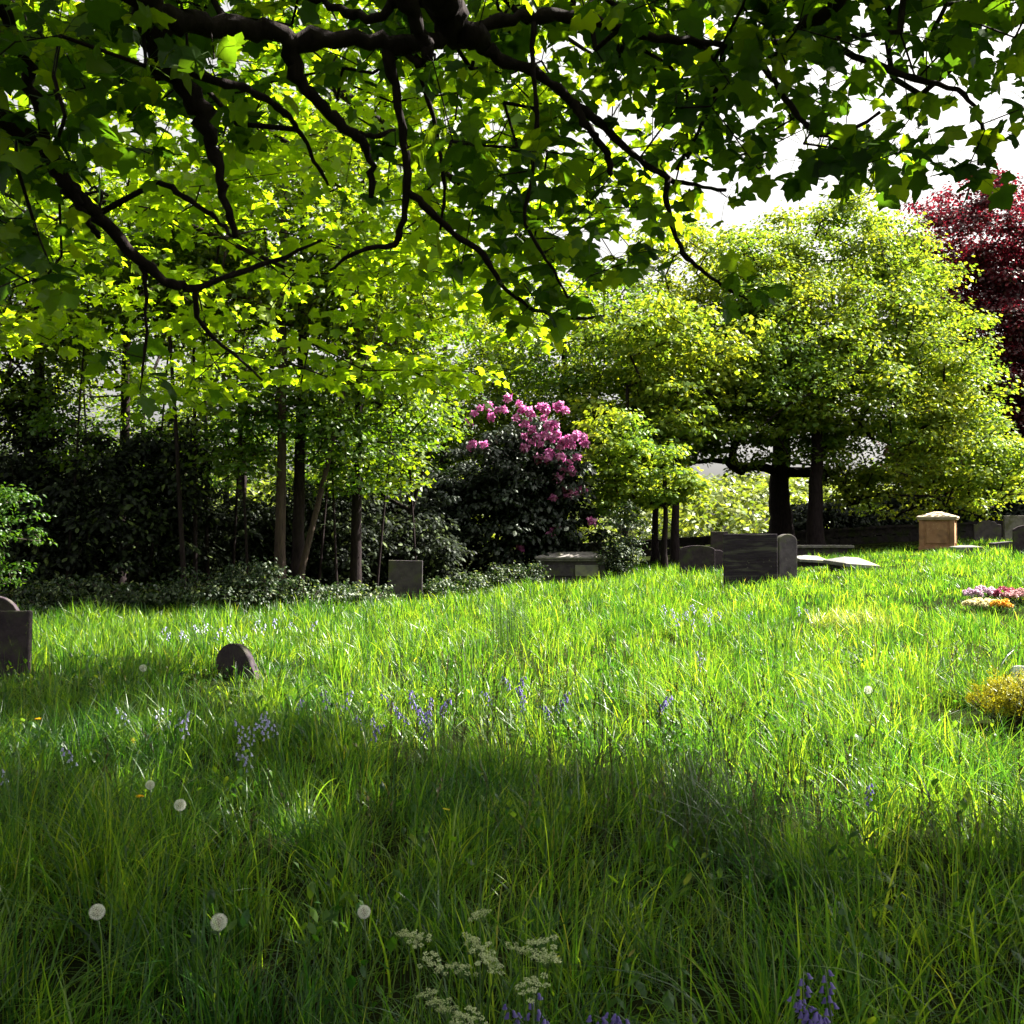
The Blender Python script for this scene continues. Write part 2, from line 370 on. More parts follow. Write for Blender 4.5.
def make_shrub(name, label, base, ells, nclump, per, crad, leaf, lsize, lmat, group=None, flat=.7, shell=.5, stems=5, cat='shrub', droop=.3, minz=.05, flowers=None):
    base = np.array([base[0], base[1], terr(base[0], base[1]) - .03])
    t = thing(name, label, cat, base, group)
    cl = fill_ellipsoids([(base + np.array(c), r, wt) for c, r, wt in ells], nclump, base[2] + minz, shell)
    cl = cl + R.normal(size=cl.shape) * np.array([.16, .16, .13]) * min(ells[0][1][0], 1.6); cl = cl[cl[:, 2] > base[2] + minz]
    sk = Skel()
    for q in range(stems):
        a = q * 2 * PI / stems + R.random(); rr = ells[0][1][0] * .12
        h = ells[0][0][2] * .9
        sk.path([base + np.array([math.cos(a) * rr * f, math.sin(a) * rr * f, h * z]) for f, z in ((.6, 0), (1, .25), (1.6, .55), (2.4, .9))])
        sk.chains.append(list(range(len(sk.pos) - 4, len(sk.pos))))
    sk.attach(cl, base)
    rad = sk.radii(.006, rmax=.06)
    br = MB()
    for ch in sk.chains:
        p = np.array([sk.pos[k] for k in ch]); r = np.maximum.accumulate(np.array([rad[k] for k in ch])[::-1])[::-1]
        br.tube(p, r, 4, cap=False)
    br.build('stems', M['twig'], t, smooth=True)
    lv = MB(); clump_leaves(lv, leaf, cl, per, crad * R.uniform(.7, 1.3, len(cl)), lsize, flat, droop)
    lv.build('foliage', M[lmat], t)
    return t, cl

# ================================================================== OVERHEAD MAPLE
def overhead():
    S_np = np.array(S)
    B0 = np.array([-2.3, -2.6, -.05])
    t = thing('maple_tree', 'tall maple whose dark limbs and broad leaves overhang the meadow from above', 'tree', B0)
    tp = np.array([B0, B0 + [.05, .05, 1.2], B0 + [.15, .2, 2.4], B0 + [.3, .5, 3.4], B0 + [.5, .9, 4.6], B0 + [.8, 1.4, 6.2], B0 + [1.2, 2.2, 8.2]])
    u = np.linspace(0, 6, 25); fine = np.stack([np.interp(u, range(7), tp[:, k]) for k in range(3)], -1)
    MB().tube(fine, .36 * (1 - .09 * u) * (1 + .5 * np.exp(-u * 3)), 14).build('trunk', M['bark'], t, smooth=True)
    sk = Skel(); sk.path(fine)
    fork = len(sk.pos) - 13; top = len(sk.pos) - 8
    LM = []   # (last node, mesh) of every limb
    def limb(pts, r0, r1, parent=None):
        p = np.array(pts, float)
        m = len(p); uu = np.linspace(0, m - 1, m * 4)
        # smooth through the traced points
        q = np.stack([np.interp(uu, np.arange(m), p[:, k]) for k in range(3)], -1)
        for _ in range(2): q[1:-1] = q[1:-1] * .5 + (q[:-2] + q[2:]) * .25
        q[1:-1] += R.normal(size=(len(q) - 2, 3)) * (np.linspace(r0, r1, len(q))[1:-1, None] * .16 + r1 * .3)
        if parent is None:
            A = np.array(sk.pos); parent = int(np.argmin(np.linalg.norm(A - q[0], axis=1))); q[0] = sk.pos[parent]
        sk.path(q[1:], parent)
        u2 = np.linspace(0, 1, len(q)); r = r0 * (1 - u2) + r1 * u2
        r = r * (1 + .13 * R.normal(size=len(r)) * (u2 > .02))
        LM.append((len(sk.pos), MB().tube(q, r, 9)))
        return q
    def T(lst): return [P(*a) for a in lst]
    fk, tpn = sk.pos[fork], sk.pos[top]
    # B: the thick limb that comes in over the camera on the left
    limb([fk, fk + [.1, 1.6, .9], P(60, -190, 3.0)] + T([(125, -60, 3.7), (142, 0, 4.0), (158, 48, 4.15), (185, 85, 4.25), (203, 115, 4.3), (215, 150, 4.35), (226, 195, 4.4), (236, 238, 4.45)]), .105, .012)
    # L1: long level limb across the top
    limb(T([(150, 12, 4.05), (185, 24, 4.1), (230, 31, 4.2), (290, 37, 4.3), (350, 42, 4.35), (405, 46, 4.4), (450, 38, 4.45), (490, 24, 4.5), (530, 15, 4.5), (575, 14, 4.55), (610, 26, 4.6), (650, 36, 4.7), (690, 44, 4.8), (750, 47, 4.9), (820, 38, 5.0), (900, 32, 5.2)]), .05, .011)
    # second heavy limb from above meeting it
    limb([tpn, tpn + [.6, 2.4, .3], P(420, -260, 3.2)] + T([(430, -90, 4.0), (440, -20, 4.3), (452, 25, 4.45), (478, 40, 4.5)]), .12, .055)
    limb(T([(452, 20, 4.45), (420, -2, 4.5), (395, 2, 4.5), (370, 20, 4.5), (335, 8, 4.6), (300, -10, 4.6)]), .03, .015)
    limb(T([(385, -40, 4.0), (410, 10, 4.2), (425, 40, 4.3), (434, 62, 4.35), (420, 62, 4.4), (408, 55, 4.4)]), .038, .014)
    limb(T([(288, 38, 4.3), (297, 72, 4.35), (314, 99, 4.4), (342, 126, 4.5), (362, 138, 4.55), (372, 160, 4.6), (371, 198, 4.65)]), .036, .013)
    limb(T([(358, 135, 4.55), (378, 136, 4.6), (395, 130, 4.7)]), .014, .008)
    limb(T([(385, 44, 4.4), (396, 88, 4.45), (405, 140, 4.5), (408, 185, 4.55), (403, 225, 4.6), (396, 246, 4.6), (372, 246, 4.65), (345, 258, 4.7), (330, 270, 4.75)]), .024, .006)
    limb([fk, fk + [-1.2, 1.6, .7], P(-260, -60, 3.2)] + T([(-60, 60, 4.0), (-10, 112, 4.2), (22, 132, 4.3), (48, 152, 4.35), (64, 182, 4.4), (86, 206, 4.5), (110, 226, 4.6), (140, 264, 4.7), (175, 285, 4.8), (192, 291, 4.85), (218, 279, 4.9), (270, 262, 5.0), (322, 240, 5.1)]), .062, .007)
    limb(T([(-40, -60, 3.9), (5, 20, 4.1), (28, 75, 4.25), (40, 120, 4.3), (52, 150, 4.35)]), .04, .02)
    limb(T([(70, 190, 4.4), (88, 222, 4.5), (100, 238, 4.55)]), .02, .01)
    limb(T([(140, 262, 4.7), (146, 285, 4.75), (146, 330, 4.8), (142, 378, 4.9)]), .012, .006)
    limb(T([(195, 290, 4.85), (198, 320, 5.0), (215, 340, 5.1), (240, 358, 5.3), (262, 380, 5.5)]), .014, .006)
    limb(T([(182, 68, 4.25), (215, 80, 4.3), (250, 90, 4.4), (275, 103, 4.5), (290, 118, 4.6), (304, 138, 4.7), (316, 165, 4.8), (328, 185, 4.9)]), .022, .006)
    limb(T([(150, 178, 4.6), (175, 190, 4.6), (200, 208, 4.6), (222, 222, 4.6), (232, 236, 4.5)]), .015, .008)
    limb(T([(470, 38, 4.5), (500, 60, 4.55), (540, 72, 4.6), (575, 104, 4.7), (600, 124, 4.8), (640, 160, 4.9), (664, 178, 5.0), (692, 185, 5.05), (726, 190, 5.1)]), .03, .008)
    limb(T([(572, 100, 4.7), (588, 128, 4.7), (606, 150, 4.75), (612, 175, 4.8)]), .024, .012)
    limb(T([(724, 47, 4.9), (716, 92, 4.9), (697, 134, 5.0), (676, 170, 5.0)]), .014, .006)
    limb(T([(666, 180, 5.0), (667, 216, 5.0), (684, 256, 5.1), (704, 272, 5.1), (722, 286, 5.2), (748, 300, 5.2)]), .017, .005)
    limb(T([(532, 20, 4.5), (534, 80, 4.5), (538, 128, 4.55), (530, 190, 4.6), (522, 224, 4.6), (546, 256, 4.7), (568, 298, 4.8)]), .012, .006)
    limb(T([(404, 190, 4.55), (425, 206, 4.6), (452, 232, 4.7), (486, 256, 4.8), (504, 290, 4.9), (534, 312, 5.0), (580, 320, 5.1), (604, 316, 5.2)]), .019, .006)
    limb(T([(412, 52, 4.4), (428, 96, 4.5), (438, 140, 4.6), (446, 190, 4.7), (440, 230, 4.8)]), .014, .006)
    limb(T([(750, 45, 4.9), (780, 90, 4.7), (800, 120, 4.6), (822, 138, 4.6), (848, 132, 4.6), (880, 112, 4.6)]), .016, .007)
    limb(T([(820, 38, 5.0), (860, 58, 4.8), (920, 80, 4.6), (965, 92, 4.5), (985, 126, 4.4), (978, 165, 4.4)]), .018, .006)
    limb([tpn, tpn + [2.2, 2.4, .4], P(1000, -330, 3.4)] + T([(900, -100, 4.2), (850, -20, 4.6), (815, 20, 4.8), (770, 60, 5.0)]), .09, .02)
    limb([tpn, tpn + [1.5, 3.5, .8], np.array([1.0, 5.0, 6.6]), np.array([2.2, 7.5, 7.3]), np.array([3.6, 9.5, 7.6])], .1, .03)
    limb([tpn, tpn + [2.8, 3.0, .6], np.array([3.2, 4.0, 6.3]), np.array([5.2, 6.2, 6.6]), np.array([7.0, 8.2, 6.6])], .1, .03)
    limb([tpn, tpn + [-1.2, 3.5, .7], np.array([-2.6, 5.0, 6.0]), np.array([-3.8, 7.5, 6.4]), np.array([-4.8, 9.5, 6.4])], .1, .03)
    nlim = len(sk.pos)
    # ---- leafy shoots in the part of the crown that hangs into view
    xs = [-80, 0, 60, 110, 200, 300, 380, 450, 520, 560, 620, 690, 760, 850, 900, 960, 1030, 1120]
    lo = [330, 300, 280, 200, 165, 165, 225, 265, 300, 300, 285, 215, 188, 182, 176, 170, 150, 150]
    near = []
    while len(near) < 720:
        px, py = R.uniform(-110, 1130), R.uniform(-170, 320)
        lim = np.interp(px, xs, lo)
        if py > lim: continue
        dens = .45 + .55 * (vnoise(px / 70, py / 70) > .42)
        if px > 870 and py > 70: dens *= .40
        if 60 < px < 430 and py > 85: dens *= .40
        if R.random() > dens: continue
        near.append(P(px, py, R.uniform(4.75, 6.3) if 170 < px < 640 and R.random() < .85 else (R.uniform(4.2, 7.5) if px > 560 else R.uniform(3.7, 6.2))))
    for _ in range(45):
        px, py = R.uniform(-110, 190), R.uniform(-120, 120)
        near.append(P(px, py, R.uniform(3.9, 5.6)))
    for _ in range(80):
        px, py = R.uniform(560, 1100), R.uniform(-140, 85)
        near.append(P(px, py, R.uniform(4.3, 6.5)))
    for px, py, Y in [(20, 250, 4.0), (38, 235, 4.1), (50, 265, 4.0), (12, 225, 4.1), (745, 292, 5.2), (728, 275, 5.1), (770, 285, 5.3), (520, 315, 4.9), (535, 300, 5.0), (560, 312, 5.0), (508, 150, 4.5),
                      (940, 165, 4.3), (965, 175, 4.3), (985, 130, 4.2), (905, 150, 4.3), (990, 165, 4.3), (870, 160, 4.5), (665, 200, 5.0), (140, 390, 5.0), (195, 380, 5.2), (110, 350, 5.0)]:
        near.append(P(px, py, Y))
    sk.attach(near, P(450, 20, 4.4), up=.1, jit=.15, seg=.18, first=26)
    # ---- the roof of the crown above the frame (unseen clumps set along sun rays to shade chosen foreground patches)
    roof = []
    tries = 0
    while len(roof) < 600 and tries < 40000:
        tries += 1
        gx_, gy_ = R.uniform(-6.5, 3.8), R.uniform(1.2, 9.6)
        if gy_ > np.interp(gx_, [-6, -3, -1.5, 0, .5, 2.5, 5], [9.6, 8.4, 7.3, 6.3, 5.3, 4.7, 4.5]): continue
        if vnoise(gx_ * 1.7 + 40, gy_ * 1.7 + 11) < .40 + .10 * (gx_ < -2): continue
        if any((gx_ - a) ** 2 + (gy_ - b_) ** 2 < c * c for a, b_, c in ((-1.15, 5.1, .75), (-1.05, 3.2, .5), (.4, 4.2, .35), (-3.2, 6.8, .7), (2.6, 3.4, .3))): continue
        h_ = (.6 * gy_ + 1.75) / .82 + R.uniform(0, 2.2)
        roof.append(np.array([gx_ + S[0] / S[2] * h_, gy_ + S[1] / S[2] * h_, h_]))
    for cnt, xa, xb, ya, yb in ((130, .5, 3.3, 1.0, 4.5), (45, -.7, .9, 4.4, 5.9)):  # extra unseen clumps aimed to darken the right and middle foreground
        k_ = 0
        while k_ < cnt:
            gx_, gy_ = R.uniform(xa, xb), R.uniform(ya, yb)
            if vnoise(gx_ * 2.1 + 140, gy_ * 2.1 + 61) < .43: k_ += .1; continue
            h_ = (.6 * gy_ + 1.75) / .82 + R.uniform(0, 2.0); k_ += 1
            roof.append(np.array([gx_ + S[0] / S[2] * h_, gy_ + S[1] / S[2] * h_, h_]))
    while len(roof) < 960:          # the rest of the crown over and behind the camera
        x, y, z = R.uniform(-7.5, 8), R.uniform(-5, 8), R.uniform(4.2, 9)
        if z < .6 * max(y, 0) + 1.8 or vnoise(x * .8 + 70, y * .8 + 31) < .4: continue
        c_ = np.array([x, y, z]); q = c_ - S_np * (z / S_np[2])           # leave the lit meadow lit
        if q[1] > 4.2 and q[1] > np.interp(q[0], [-6, -3, -1.5, 0, .5, 2.5, 5], [9.6, 8.4, 7.3, 6.3, 5.3, 4.7, 4.5]): continue
        if any((q[0] - a) ** 2 + (q[1] - b_) ** 2 < c2 * c2 for a, b_, c2 in ((-1.15, 5.1, .75), (-1.05, 3.2, .5), (.4, 4.2, .35), (-3.2, 6.8, .7), (2.6, 3.4, .3))): continue
        roof.append(c_)
    sk.attach(roof, np.array([0, 1, 5.]), up=.1, jit=.1, seg=.6, first=26)
    rad = sk.radii(.0028, 2.2, .05)
    own = {}
    for ch in sk.chains:
        p = np.array([sk.pos[k] for k in ch]); r = np.array([rad[k] for k in ch])
        r = np.minimum(np.maximum.accumulate(r[::-1])[::-1], .022); r[0] = r[1] * 1.1
        w_ = own.get(ch[0])
        if w_ is None: w_ = next((q for q, (e, _) in enumerate(LM) if ch[0] < e), 0)
        for k in ch[1:]: own[k] = w_
        LM[w_][1].tube(p, r, 5, cap=False)
    for e, mb_ in LM: mb_.build('limb', M['bark'], t, smooth=True)
    # leaves: opposite pairs along the outer twig with their stalks
    lv = MB(); st = MB()
    def leaves_at(c, n, spread, size):
        d = rdir(n) * np.array([1, 1, .55]); pos = c + d * (R.random((n, 1)) ** .6) * spread
        nrm = np.array([0, 0, .75]) + R.normal(size=(n, 3)) * .55 + d * .35
        tip = d * np.array([1, 1, .2]) + np.array([0, 0, -.75]) + R.normal(size=(n, 3)) * .25
        sz = size * R.uniform(.42, 1.22, n)
        scatter(lv, LEAF_MAPLE, pos, nrm, tip, sz)
        for p in pos: st.tube([c + (p - c) * .15, (c + p) / 2 + [0, 0, .02], p], .0014, 3, cap=False)
    for c in near: leaves_at(c, int(R.integers(5, 9)), .22, .112)
    roofA = np.array(roof)
    clump_leaves(lv, LEAF_MAPLE5, roofA, 26, .48, .16, .6, .5)
    lv.build('crown', M['maple_shaded'], t)
    st.build('leaf_stalks', M['stem'], t)
overhead()

# ================================================================== second maple, left, its sunlit skirt hanging in front of the wood
def side_maple():
    base = np.array([-10.2, 11.5, 0.0])
    base[2] = terr(base[0], base[1]) - .05
    t = thing('maple_tree', 'maple beside the wood with sunlit yellow green leaves hanging in a curtain', 'tree', base)
    tp = np.array([base, base + [.1, 0, 1.5], base + [.5, 0, 3.2], base + [1.2, .1, 5.0], base + [2.0, .3, 7.0], base + [2.6, .4, 9.0]])
    u = np.linspace(0, 5, 21); fine = np.stack([np.interp(u, range(6), tp[:, k]) for k in range(3)], -1)
    MB().tube(fine, .3 * (1 - .13 * u) * (1 + .5 * np.exp(-u * 3)), 12).build('trunk', M['bark'], t, smooth=True)
    sk = Skel(); sk.path(fine); LM = []
    for pts in ([(40, -60, 11.5), (200, -80, 11.5), (350, -60, 11.5), (480, -20, 11.5), (600, 60, 11.5)], [(-40, 60, 10.5), (80, 60, 10.2), (200, 90, 10), (300, 150, 9.8)],
                [(-60, 160, 11.5), (60, 190, 11.2), (180, 220, 11), (290, 270, 10.6)], [(300, 60, 11.8), (390, 130, 11.6), (480, 200, 11.5), (560, 270, 11.2)], [(200, -150, 12.5), (420, -160, 12.8), (560, -90, 13)]):
        W = [P(*a) for a in pts]
        A = np.array(sk.pos); k = int(np.argmin(np.linalg.norm(A - W[0], axis=1)))
        m = len(W) + 1; q = np.array([sk.pos[k]] + W); uu = np.linspace(0, m - 1, m * 4)
        q = np.stack([np.interp(uu, np.arange(m), q[:, c]) for c in range(3)], -1)
        for _ in range(2): q[1:-1] = q[1:-1] * .5 + (q[:-2] + q[2:]) * .25
        sk.path(q[1:], k); LM.append((len(sk.pos), MB().tube(q, np.linspace(.085, .02, len(q)), 7)))
    xs = [-120, 0, 100, 200, 300, 400, 500, 580, 640, 700]
    lo = [420, 380, 350, 400, 390, 400, 385, 330, 290, 180]
    cl = []
    while len(cl) < 700:
        px, py = R.uniform(-160, 690), R.uniform(-90, 420)
        if py > np.interp(px, xs, lo): continue
        if R.random() > (.35 + .65 * (vnoise(px / 60 + 5, py / 60 + 50) > .38)) * (1 if py < 300 else .55) * (1 if px < 560 else .5): continue
        cl.append(P(px, py, R.uniform(8.6, 13)))
    for px, py, Y in [(180, 390, 9), (200, 405, 9), (150, 400, 9.2), (130, 385, 9), (215, 390, 8.8), (30, 330, 8.5), (10, 350, 8.6), (50, 340, 8.6), (430, 380, 9), (450, 390, 9.2), (480, 372, 9.5), (410, 370, 9)]:
        cl.append(P(px, py, Y))
    sk.attach(cl, P(200, 0, 11), up=.15, jit=.12, seg=.4, first=6)
    rad = sk.radii(.004, 2.25, .05); own = {}
    for ch in sk.chains:
        p = np.array([sk.pos[k] for k in ch]); r = np.minimum(np.maximum.accumulate(np.array([rad[k] for k in ch])[::-1])[::-1], .03)
        w_ = own.get(ch[0])
        if w_ is None: w_ = next((q for q, (e, _) in enumerate(LM) if ch[0] < e), 0)
        for k in ch[1:]: own[k] = w_
        LM[w_][1].tube(p, r, 4, cap=False)
    for e, mb_ in LM: mb_.build('limb', M['bark'], t, smooth=True)
    lv = MB(); clump_leaves(lv, LEAF_MAPLE5, np.array(cl), 20, .45, .125, .5, .55, .35)
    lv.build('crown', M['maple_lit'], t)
side_maple()

# ================================================================== big maple and the trees at the right
def gp(px, Y): return ((px - 512) / FPX * Y, Y)
k = 33 / FPX
def E(px, py, rx, ry, wgt=1, Y=33, dy=0, base=None, depth=1.0):
    c = P(px, py, Y); b = np.array([base[0], base[1], terr(*base)])
    s = Y / FPX
    return (tuple(c - b + np.array([0, dy, 0])), (rx * s, rx * s * depth, ry * s), wgt)
BY = 41
b = gp(781, BY)
EB = lambda px, py, rx, ry, w_=1, dy=0: E(px, py, rx, ry, w_, BY, dy, b)
make_tree('maple_tree', 'broad spreading maple with bright yellow green foliage behind the big headstone', b,
          [(0, 0, 0), (0, 0, 1.4), (-.05, .05, 2.6), (.05, 0, 4), (.1, .1, 6), (.3, .1, 9), (.6, 0, 12)], .48,
          [EB(830, 300, 100, 100, 2.8), EB(715, 330, 95, 85, 2.4, -1), EB(890, 315, 72, 85, 1.8), EB(640, 400, 62, 80, 1.6, -1), EB(870, 430, 115, 70, 2.6, -2),
           EB(955, 465, 62, 48, 1.3, -1), EB(742, 330, 60, 90, 1.5, -2.5), EB(738, 400, 62, 55, 1.3, -4.5), EB(790, 370, 110, 75, 2.2, -3.0), EB(880, 370, 90, 70, 1.6, -2.5), EB(912, 408, 66, 60, 1.2, -2), EB(690, 400, 70, 70, 1.4, -2.5), EB(740, 420, 95, 60, 1.6, -1.5), EB(855, 240, 60, 50, 1.0), EB(690, 265, 70, 50, 1.0), EB(910, 495, 110, 28, 1.1, -1.5), EB(625, 320, 60, 60, 1.1)],
          1350, 105, .9, LEAF_KITE, .165, 'maple_big', flat=.75, shell=.35, tipr=.022, up=.5)
b = gp(664, 29)
make_tree('young_maple_tree', 'small bright yellow tree with slim dark trunks left of the arched headstone', b,
          [(0, 0, 0), (.0, 0, .8), (.05, 0, 1.6), (.0, 0, 3.2)], .11,
          [E(640, 470, 45, 40, 1.4, 29, base=b), E(685, 488, 24, 22, .7, 29, base=b), E(610, 440, 30, 50, .9, 29, base=b), E(630, 505, 34, 18, .6, 29, base=b)],
          110, 60, .5, LEAF_KITE, .15, 'maple_big', flat=.5, shell=.3, n0=.5)
for px, Y, r in ((625, 33, .12), (675, 34, .16), (815, 37, .34), (655, 40, .15)):
    b = gp(px, Y)
    make_tree('woodland_tree', {625: 'slim dark trunked tree just right of the chest tomb', 675: 'dark trunked tree standing above the arched headstone', 815: 'thick dark trunk close right of the big maple trunk', 655: 'thin dark trunk seen behind the low wall left of the arched headstone'}[px], b,
              [(0, 0, 0), (0, 0, 1.5), (.1, 0, 3.5), (.1, .2, 6)], r,
              [((0, .5, 5.2), (2.6, 2.4, 2.2), 2), ((.8, .4, 7.4), (2., 2., 1.6), 1)], 110, 60, .75, LEAF_KITE, .2, 'maple_big', 'trees behind the churchyard', shell=.3, tipr=.015)
b = (26.4, 50)
make_tree('copper_beech_tree', 'copper beech with dark crimson purple leaves at the edge of the churchyard', b,
          [(0, 0, 0), (0, 0, 2), (0, 0, 5), (0, 0, 10), (0, 0, 15)], .5,
          [((-3.5, -1, 8.5), (4.5, 4.5, 5.), 2), ((-3.6, 0, 14), (3.8, 4, 3.6), 1.6), ((1, 0, 10), (5, 5, 7), 2), ((-4.5, -.5, 4.5), (3.8, 3.5, 3), 1.6), ((-2.5, -2, 6.5), (3.5, 3, 4), 1.4)],
          900, 140, .95, LEAF_KITE, .19, 'beech', flat=.65, shell=.35, tipr=.02)

# ================================================================== the wood on the left
WG = 'trees of the dark wood'
def wood_tree(px, Y, r, h, lean, lab, ells, n=130, bark='bark', lm='wood', per=60, crad=.75, size=.125, forks=None, name='woodland_tree'):
    b = gp(px, Y)
    lp = [(0, 0, 0), (lean * .15, 0, h * .15), (lean * .4, .05, h * .4), (lean * .7, 0, h * .7), (lean, .1, h)]
    return make_tree(name, lab, b, lp, r, ells, n, per, crad, LEAF_KITE, size, lm, WG, bark, shell=.3, n0=.55, tipr=.01)
c0 = lambda x, z, rx, rz, w=1, y=0: ((x, y, z), (rx, rx, rz), w)
wood_tree(280, 20, .12, 9, .05, 'straight brown trunk, left one of a close pair in the wood', [c0(-.5, 7, 2.4, 2.0, 2), c0(.5, 9, 2.2, 1.5), c0(-.5, 4.2, 1.3, .9, .7), c0(-.9, 3.0, .8, .5, .3)], bark='bark_warm', n=150)
wood_tree(297, 20.6, .14, 9.5, .15, 'thicker dark trunk, right one of a close pair in the wood', [c0(.8, 7.6, 2.4, 2.0, 2), c0(.2, 9.6, 2, 1.4), c0(.7, 3.4, 1.0, .8, .6, -.4), c0(.2, 4.6, 1.2, .7, .6)], n=150)
wood_tree(293, 20.2, .075, 6.5, 1.5, 'thin pale trunk leaning right beside the close pair', [c0(1.8, 6.0, 1.8, 1.3)], n=70, bark='bark_warm')
wood_tree(355, 21.5, .13, 9, .15, 'single dark trunk left of the plain rectangular headstone', [c0(.4, 7, 2.3, 1.7, 2), c0(1.0, 4.6, 1.4, .9, .8, -.5), c0(.3, 3.0, .9, .9, .6, -.3), c0(0, 9, 2, 1.4)], n=150)
wood_tree(386, 25, .09, 3.6, 1.1, 'low leaning tree with forked limbs behind the plain headstone', [c0(.5, 4.2, 1.2, .9), c0(-.2, 4.9, 1.2, .9), c0(-.1, 2.8, .8, .6, .5)], n=110)
wood_tree(186, 20, .055, 8, -.5, 'slender sapling leaning left in the dark wood', [c0(-.5, 7, 1.6, 1.4)], n=70)
wood_tree(196, 21, .05, 8, -.1, 'slender upright sapling, middle one of three in the dark wood', [c0(0, 7.2, 1.6, 1.4)], n=70)
wood_tree(208, 22, .05, 8, -.15, 'slender sapling, rightmost of three in the dark wood', [c0(0.2, 7.4, 1.7, 1.4)], n=70)
wood_tree(45, 22, .16, 9, -.3, 'dark ivy clad trunk near the edge of the wood', [c0(-.2, 3.2, .7, 1.5, 1.2), c0(-.5, 7, 2.6, 2., 2), c0(-1.2, 4.5, 1.2, .9, .5)], lm='wood_dark', n=170)
wood_tree(120, 24, .15, 10, .2, 'tall tree rising behind the darkest thicket', [c0(0, 6.2, 3, 2.0, 2), c0(.4, 9, 2.6, 1.6)], n=150)
wood_tree(-60, 21, .15, 9, -.2, 'tree with pale green leaves at the edge of the photo', [c0(.5, 5.5, 2.8, 1.8, 2), c0(.6, 8, 2.6, 1.6)], n=190)
wood_tree(440, 36, .16, 9, .2, 'tree with mid green crown standing behind the rhododendron', [c0(0, 6, 3, 2.4, 2), c0(.6, 8.6, 2.6, 1.6), c0(-1, 3.5, 2, 1.2)], n=230)
wood_tree(560, 36, .18, 10, .2, 'dense green tree rising above the pink rhododendron blossom', [c0(0, 5.5, 3.2, 2.6, 2), c0(.6, 8.6, 3, 2.2), c0(2, 4, 2.2, 2)], n=260, crad=.85, size=.18)
wood_tree(240, 30, .16, 10, .2, 'tree with thin crown far back in the wood', [c0(0, 8, 3, 2., 2), c0(2.6, 4.2, 2.4, 1.2, .6)], n=150)
for px, Y, lab, xo in ((25, 36, 'pale leafy tree beyond the wood behind the ivy clad trunk', 0), (140, 37, 'pale leafy tree beyond the wood left of the slender saplings', .3), (225, 36, 'pale leafy tree beyond the wood right of the slender saplings', 0), (320, 37, 'pale leafy tree beyond the wood right of the close pair', .2), (400, 38, 'pale leafy tree beyond the wood right of the single dark trunk', 0), (-70, 35, 'pale leafy tree beyond the wood at the left edge', 0)):
    wood_tree(px, Y, .12, 7, .1, lab, [c0(xo, 4.4, 2.3, 1.3, 1.2), c0(xo + .6, 6.2, 2.2, 1.3), c0(xo - 1, 2.8, 1.5, 1.0, .6)], n=105, per=48, crad=.7, size=.15)
for px, Y, ln in ((66, 20.5, .4), (92, 23, -.3), (148, 21.5, .5), (232, 22, .3), (250, 20.4, -.4), (318, 22.5, .5), (338, 21, -.3), (376, 23, .6), (418, 24.5, -.5)):
    wood_tree(px, Y, .032, 6 + R.random() * 1.5, ln, 'thin dark understorey stem among the larger trunks of the wood', [c0(ln, 6.2, 1.2, .9), c0(ln * .4, 3.6, .8, .9, .5)], n=48, per=40, crad=.5, size=.11)
# dense dark thickets
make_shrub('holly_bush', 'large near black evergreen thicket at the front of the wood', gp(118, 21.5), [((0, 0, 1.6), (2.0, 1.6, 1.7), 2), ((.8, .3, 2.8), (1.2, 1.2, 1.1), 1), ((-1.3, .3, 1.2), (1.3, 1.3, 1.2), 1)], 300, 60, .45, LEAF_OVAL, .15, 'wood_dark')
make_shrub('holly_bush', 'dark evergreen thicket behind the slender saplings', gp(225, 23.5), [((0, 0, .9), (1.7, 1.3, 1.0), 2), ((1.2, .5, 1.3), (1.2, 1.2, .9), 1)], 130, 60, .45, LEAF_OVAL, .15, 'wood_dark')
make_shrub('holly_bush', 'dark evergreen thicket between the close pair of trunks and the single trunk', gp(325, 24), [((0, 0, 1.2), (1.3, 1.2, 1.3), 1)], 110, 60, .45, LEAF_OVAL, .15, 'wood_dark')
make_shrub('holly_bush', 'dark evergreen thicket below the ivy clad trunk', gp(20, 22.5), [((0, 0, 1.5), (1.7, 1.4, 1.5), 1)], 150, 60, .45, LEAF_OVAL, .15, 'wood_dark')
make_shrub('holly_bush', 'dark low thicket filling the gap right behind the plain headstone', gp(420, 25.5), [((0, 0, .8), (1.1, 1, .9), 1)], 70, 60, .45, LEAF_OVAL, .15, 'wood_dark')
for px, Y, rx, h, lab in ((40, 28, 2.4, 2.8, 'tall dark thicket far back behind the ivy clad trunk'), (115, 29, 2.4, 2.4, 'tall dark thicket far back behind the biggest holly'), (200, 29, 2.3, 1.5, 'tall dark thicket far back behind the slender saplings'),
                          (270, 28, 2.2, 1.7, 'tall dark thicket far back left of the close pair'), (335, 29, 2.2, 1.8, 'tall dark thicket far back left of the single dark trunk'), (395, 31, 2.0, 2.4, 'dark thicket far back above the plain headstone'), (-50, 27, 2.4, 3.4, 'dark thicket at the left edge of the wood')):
    make_shrub('holly_bush', lab, gp(px, Y), [((0, 0, h * .5), (rx, 1.2, h * .5), 2), ((.5, .3, h * .8), (rx * .6, 1, h * .3), .8)], 210, 50, .55, LEAF_OVAL, .20, 'wood_dark', 'dark thickets far back in the wood')
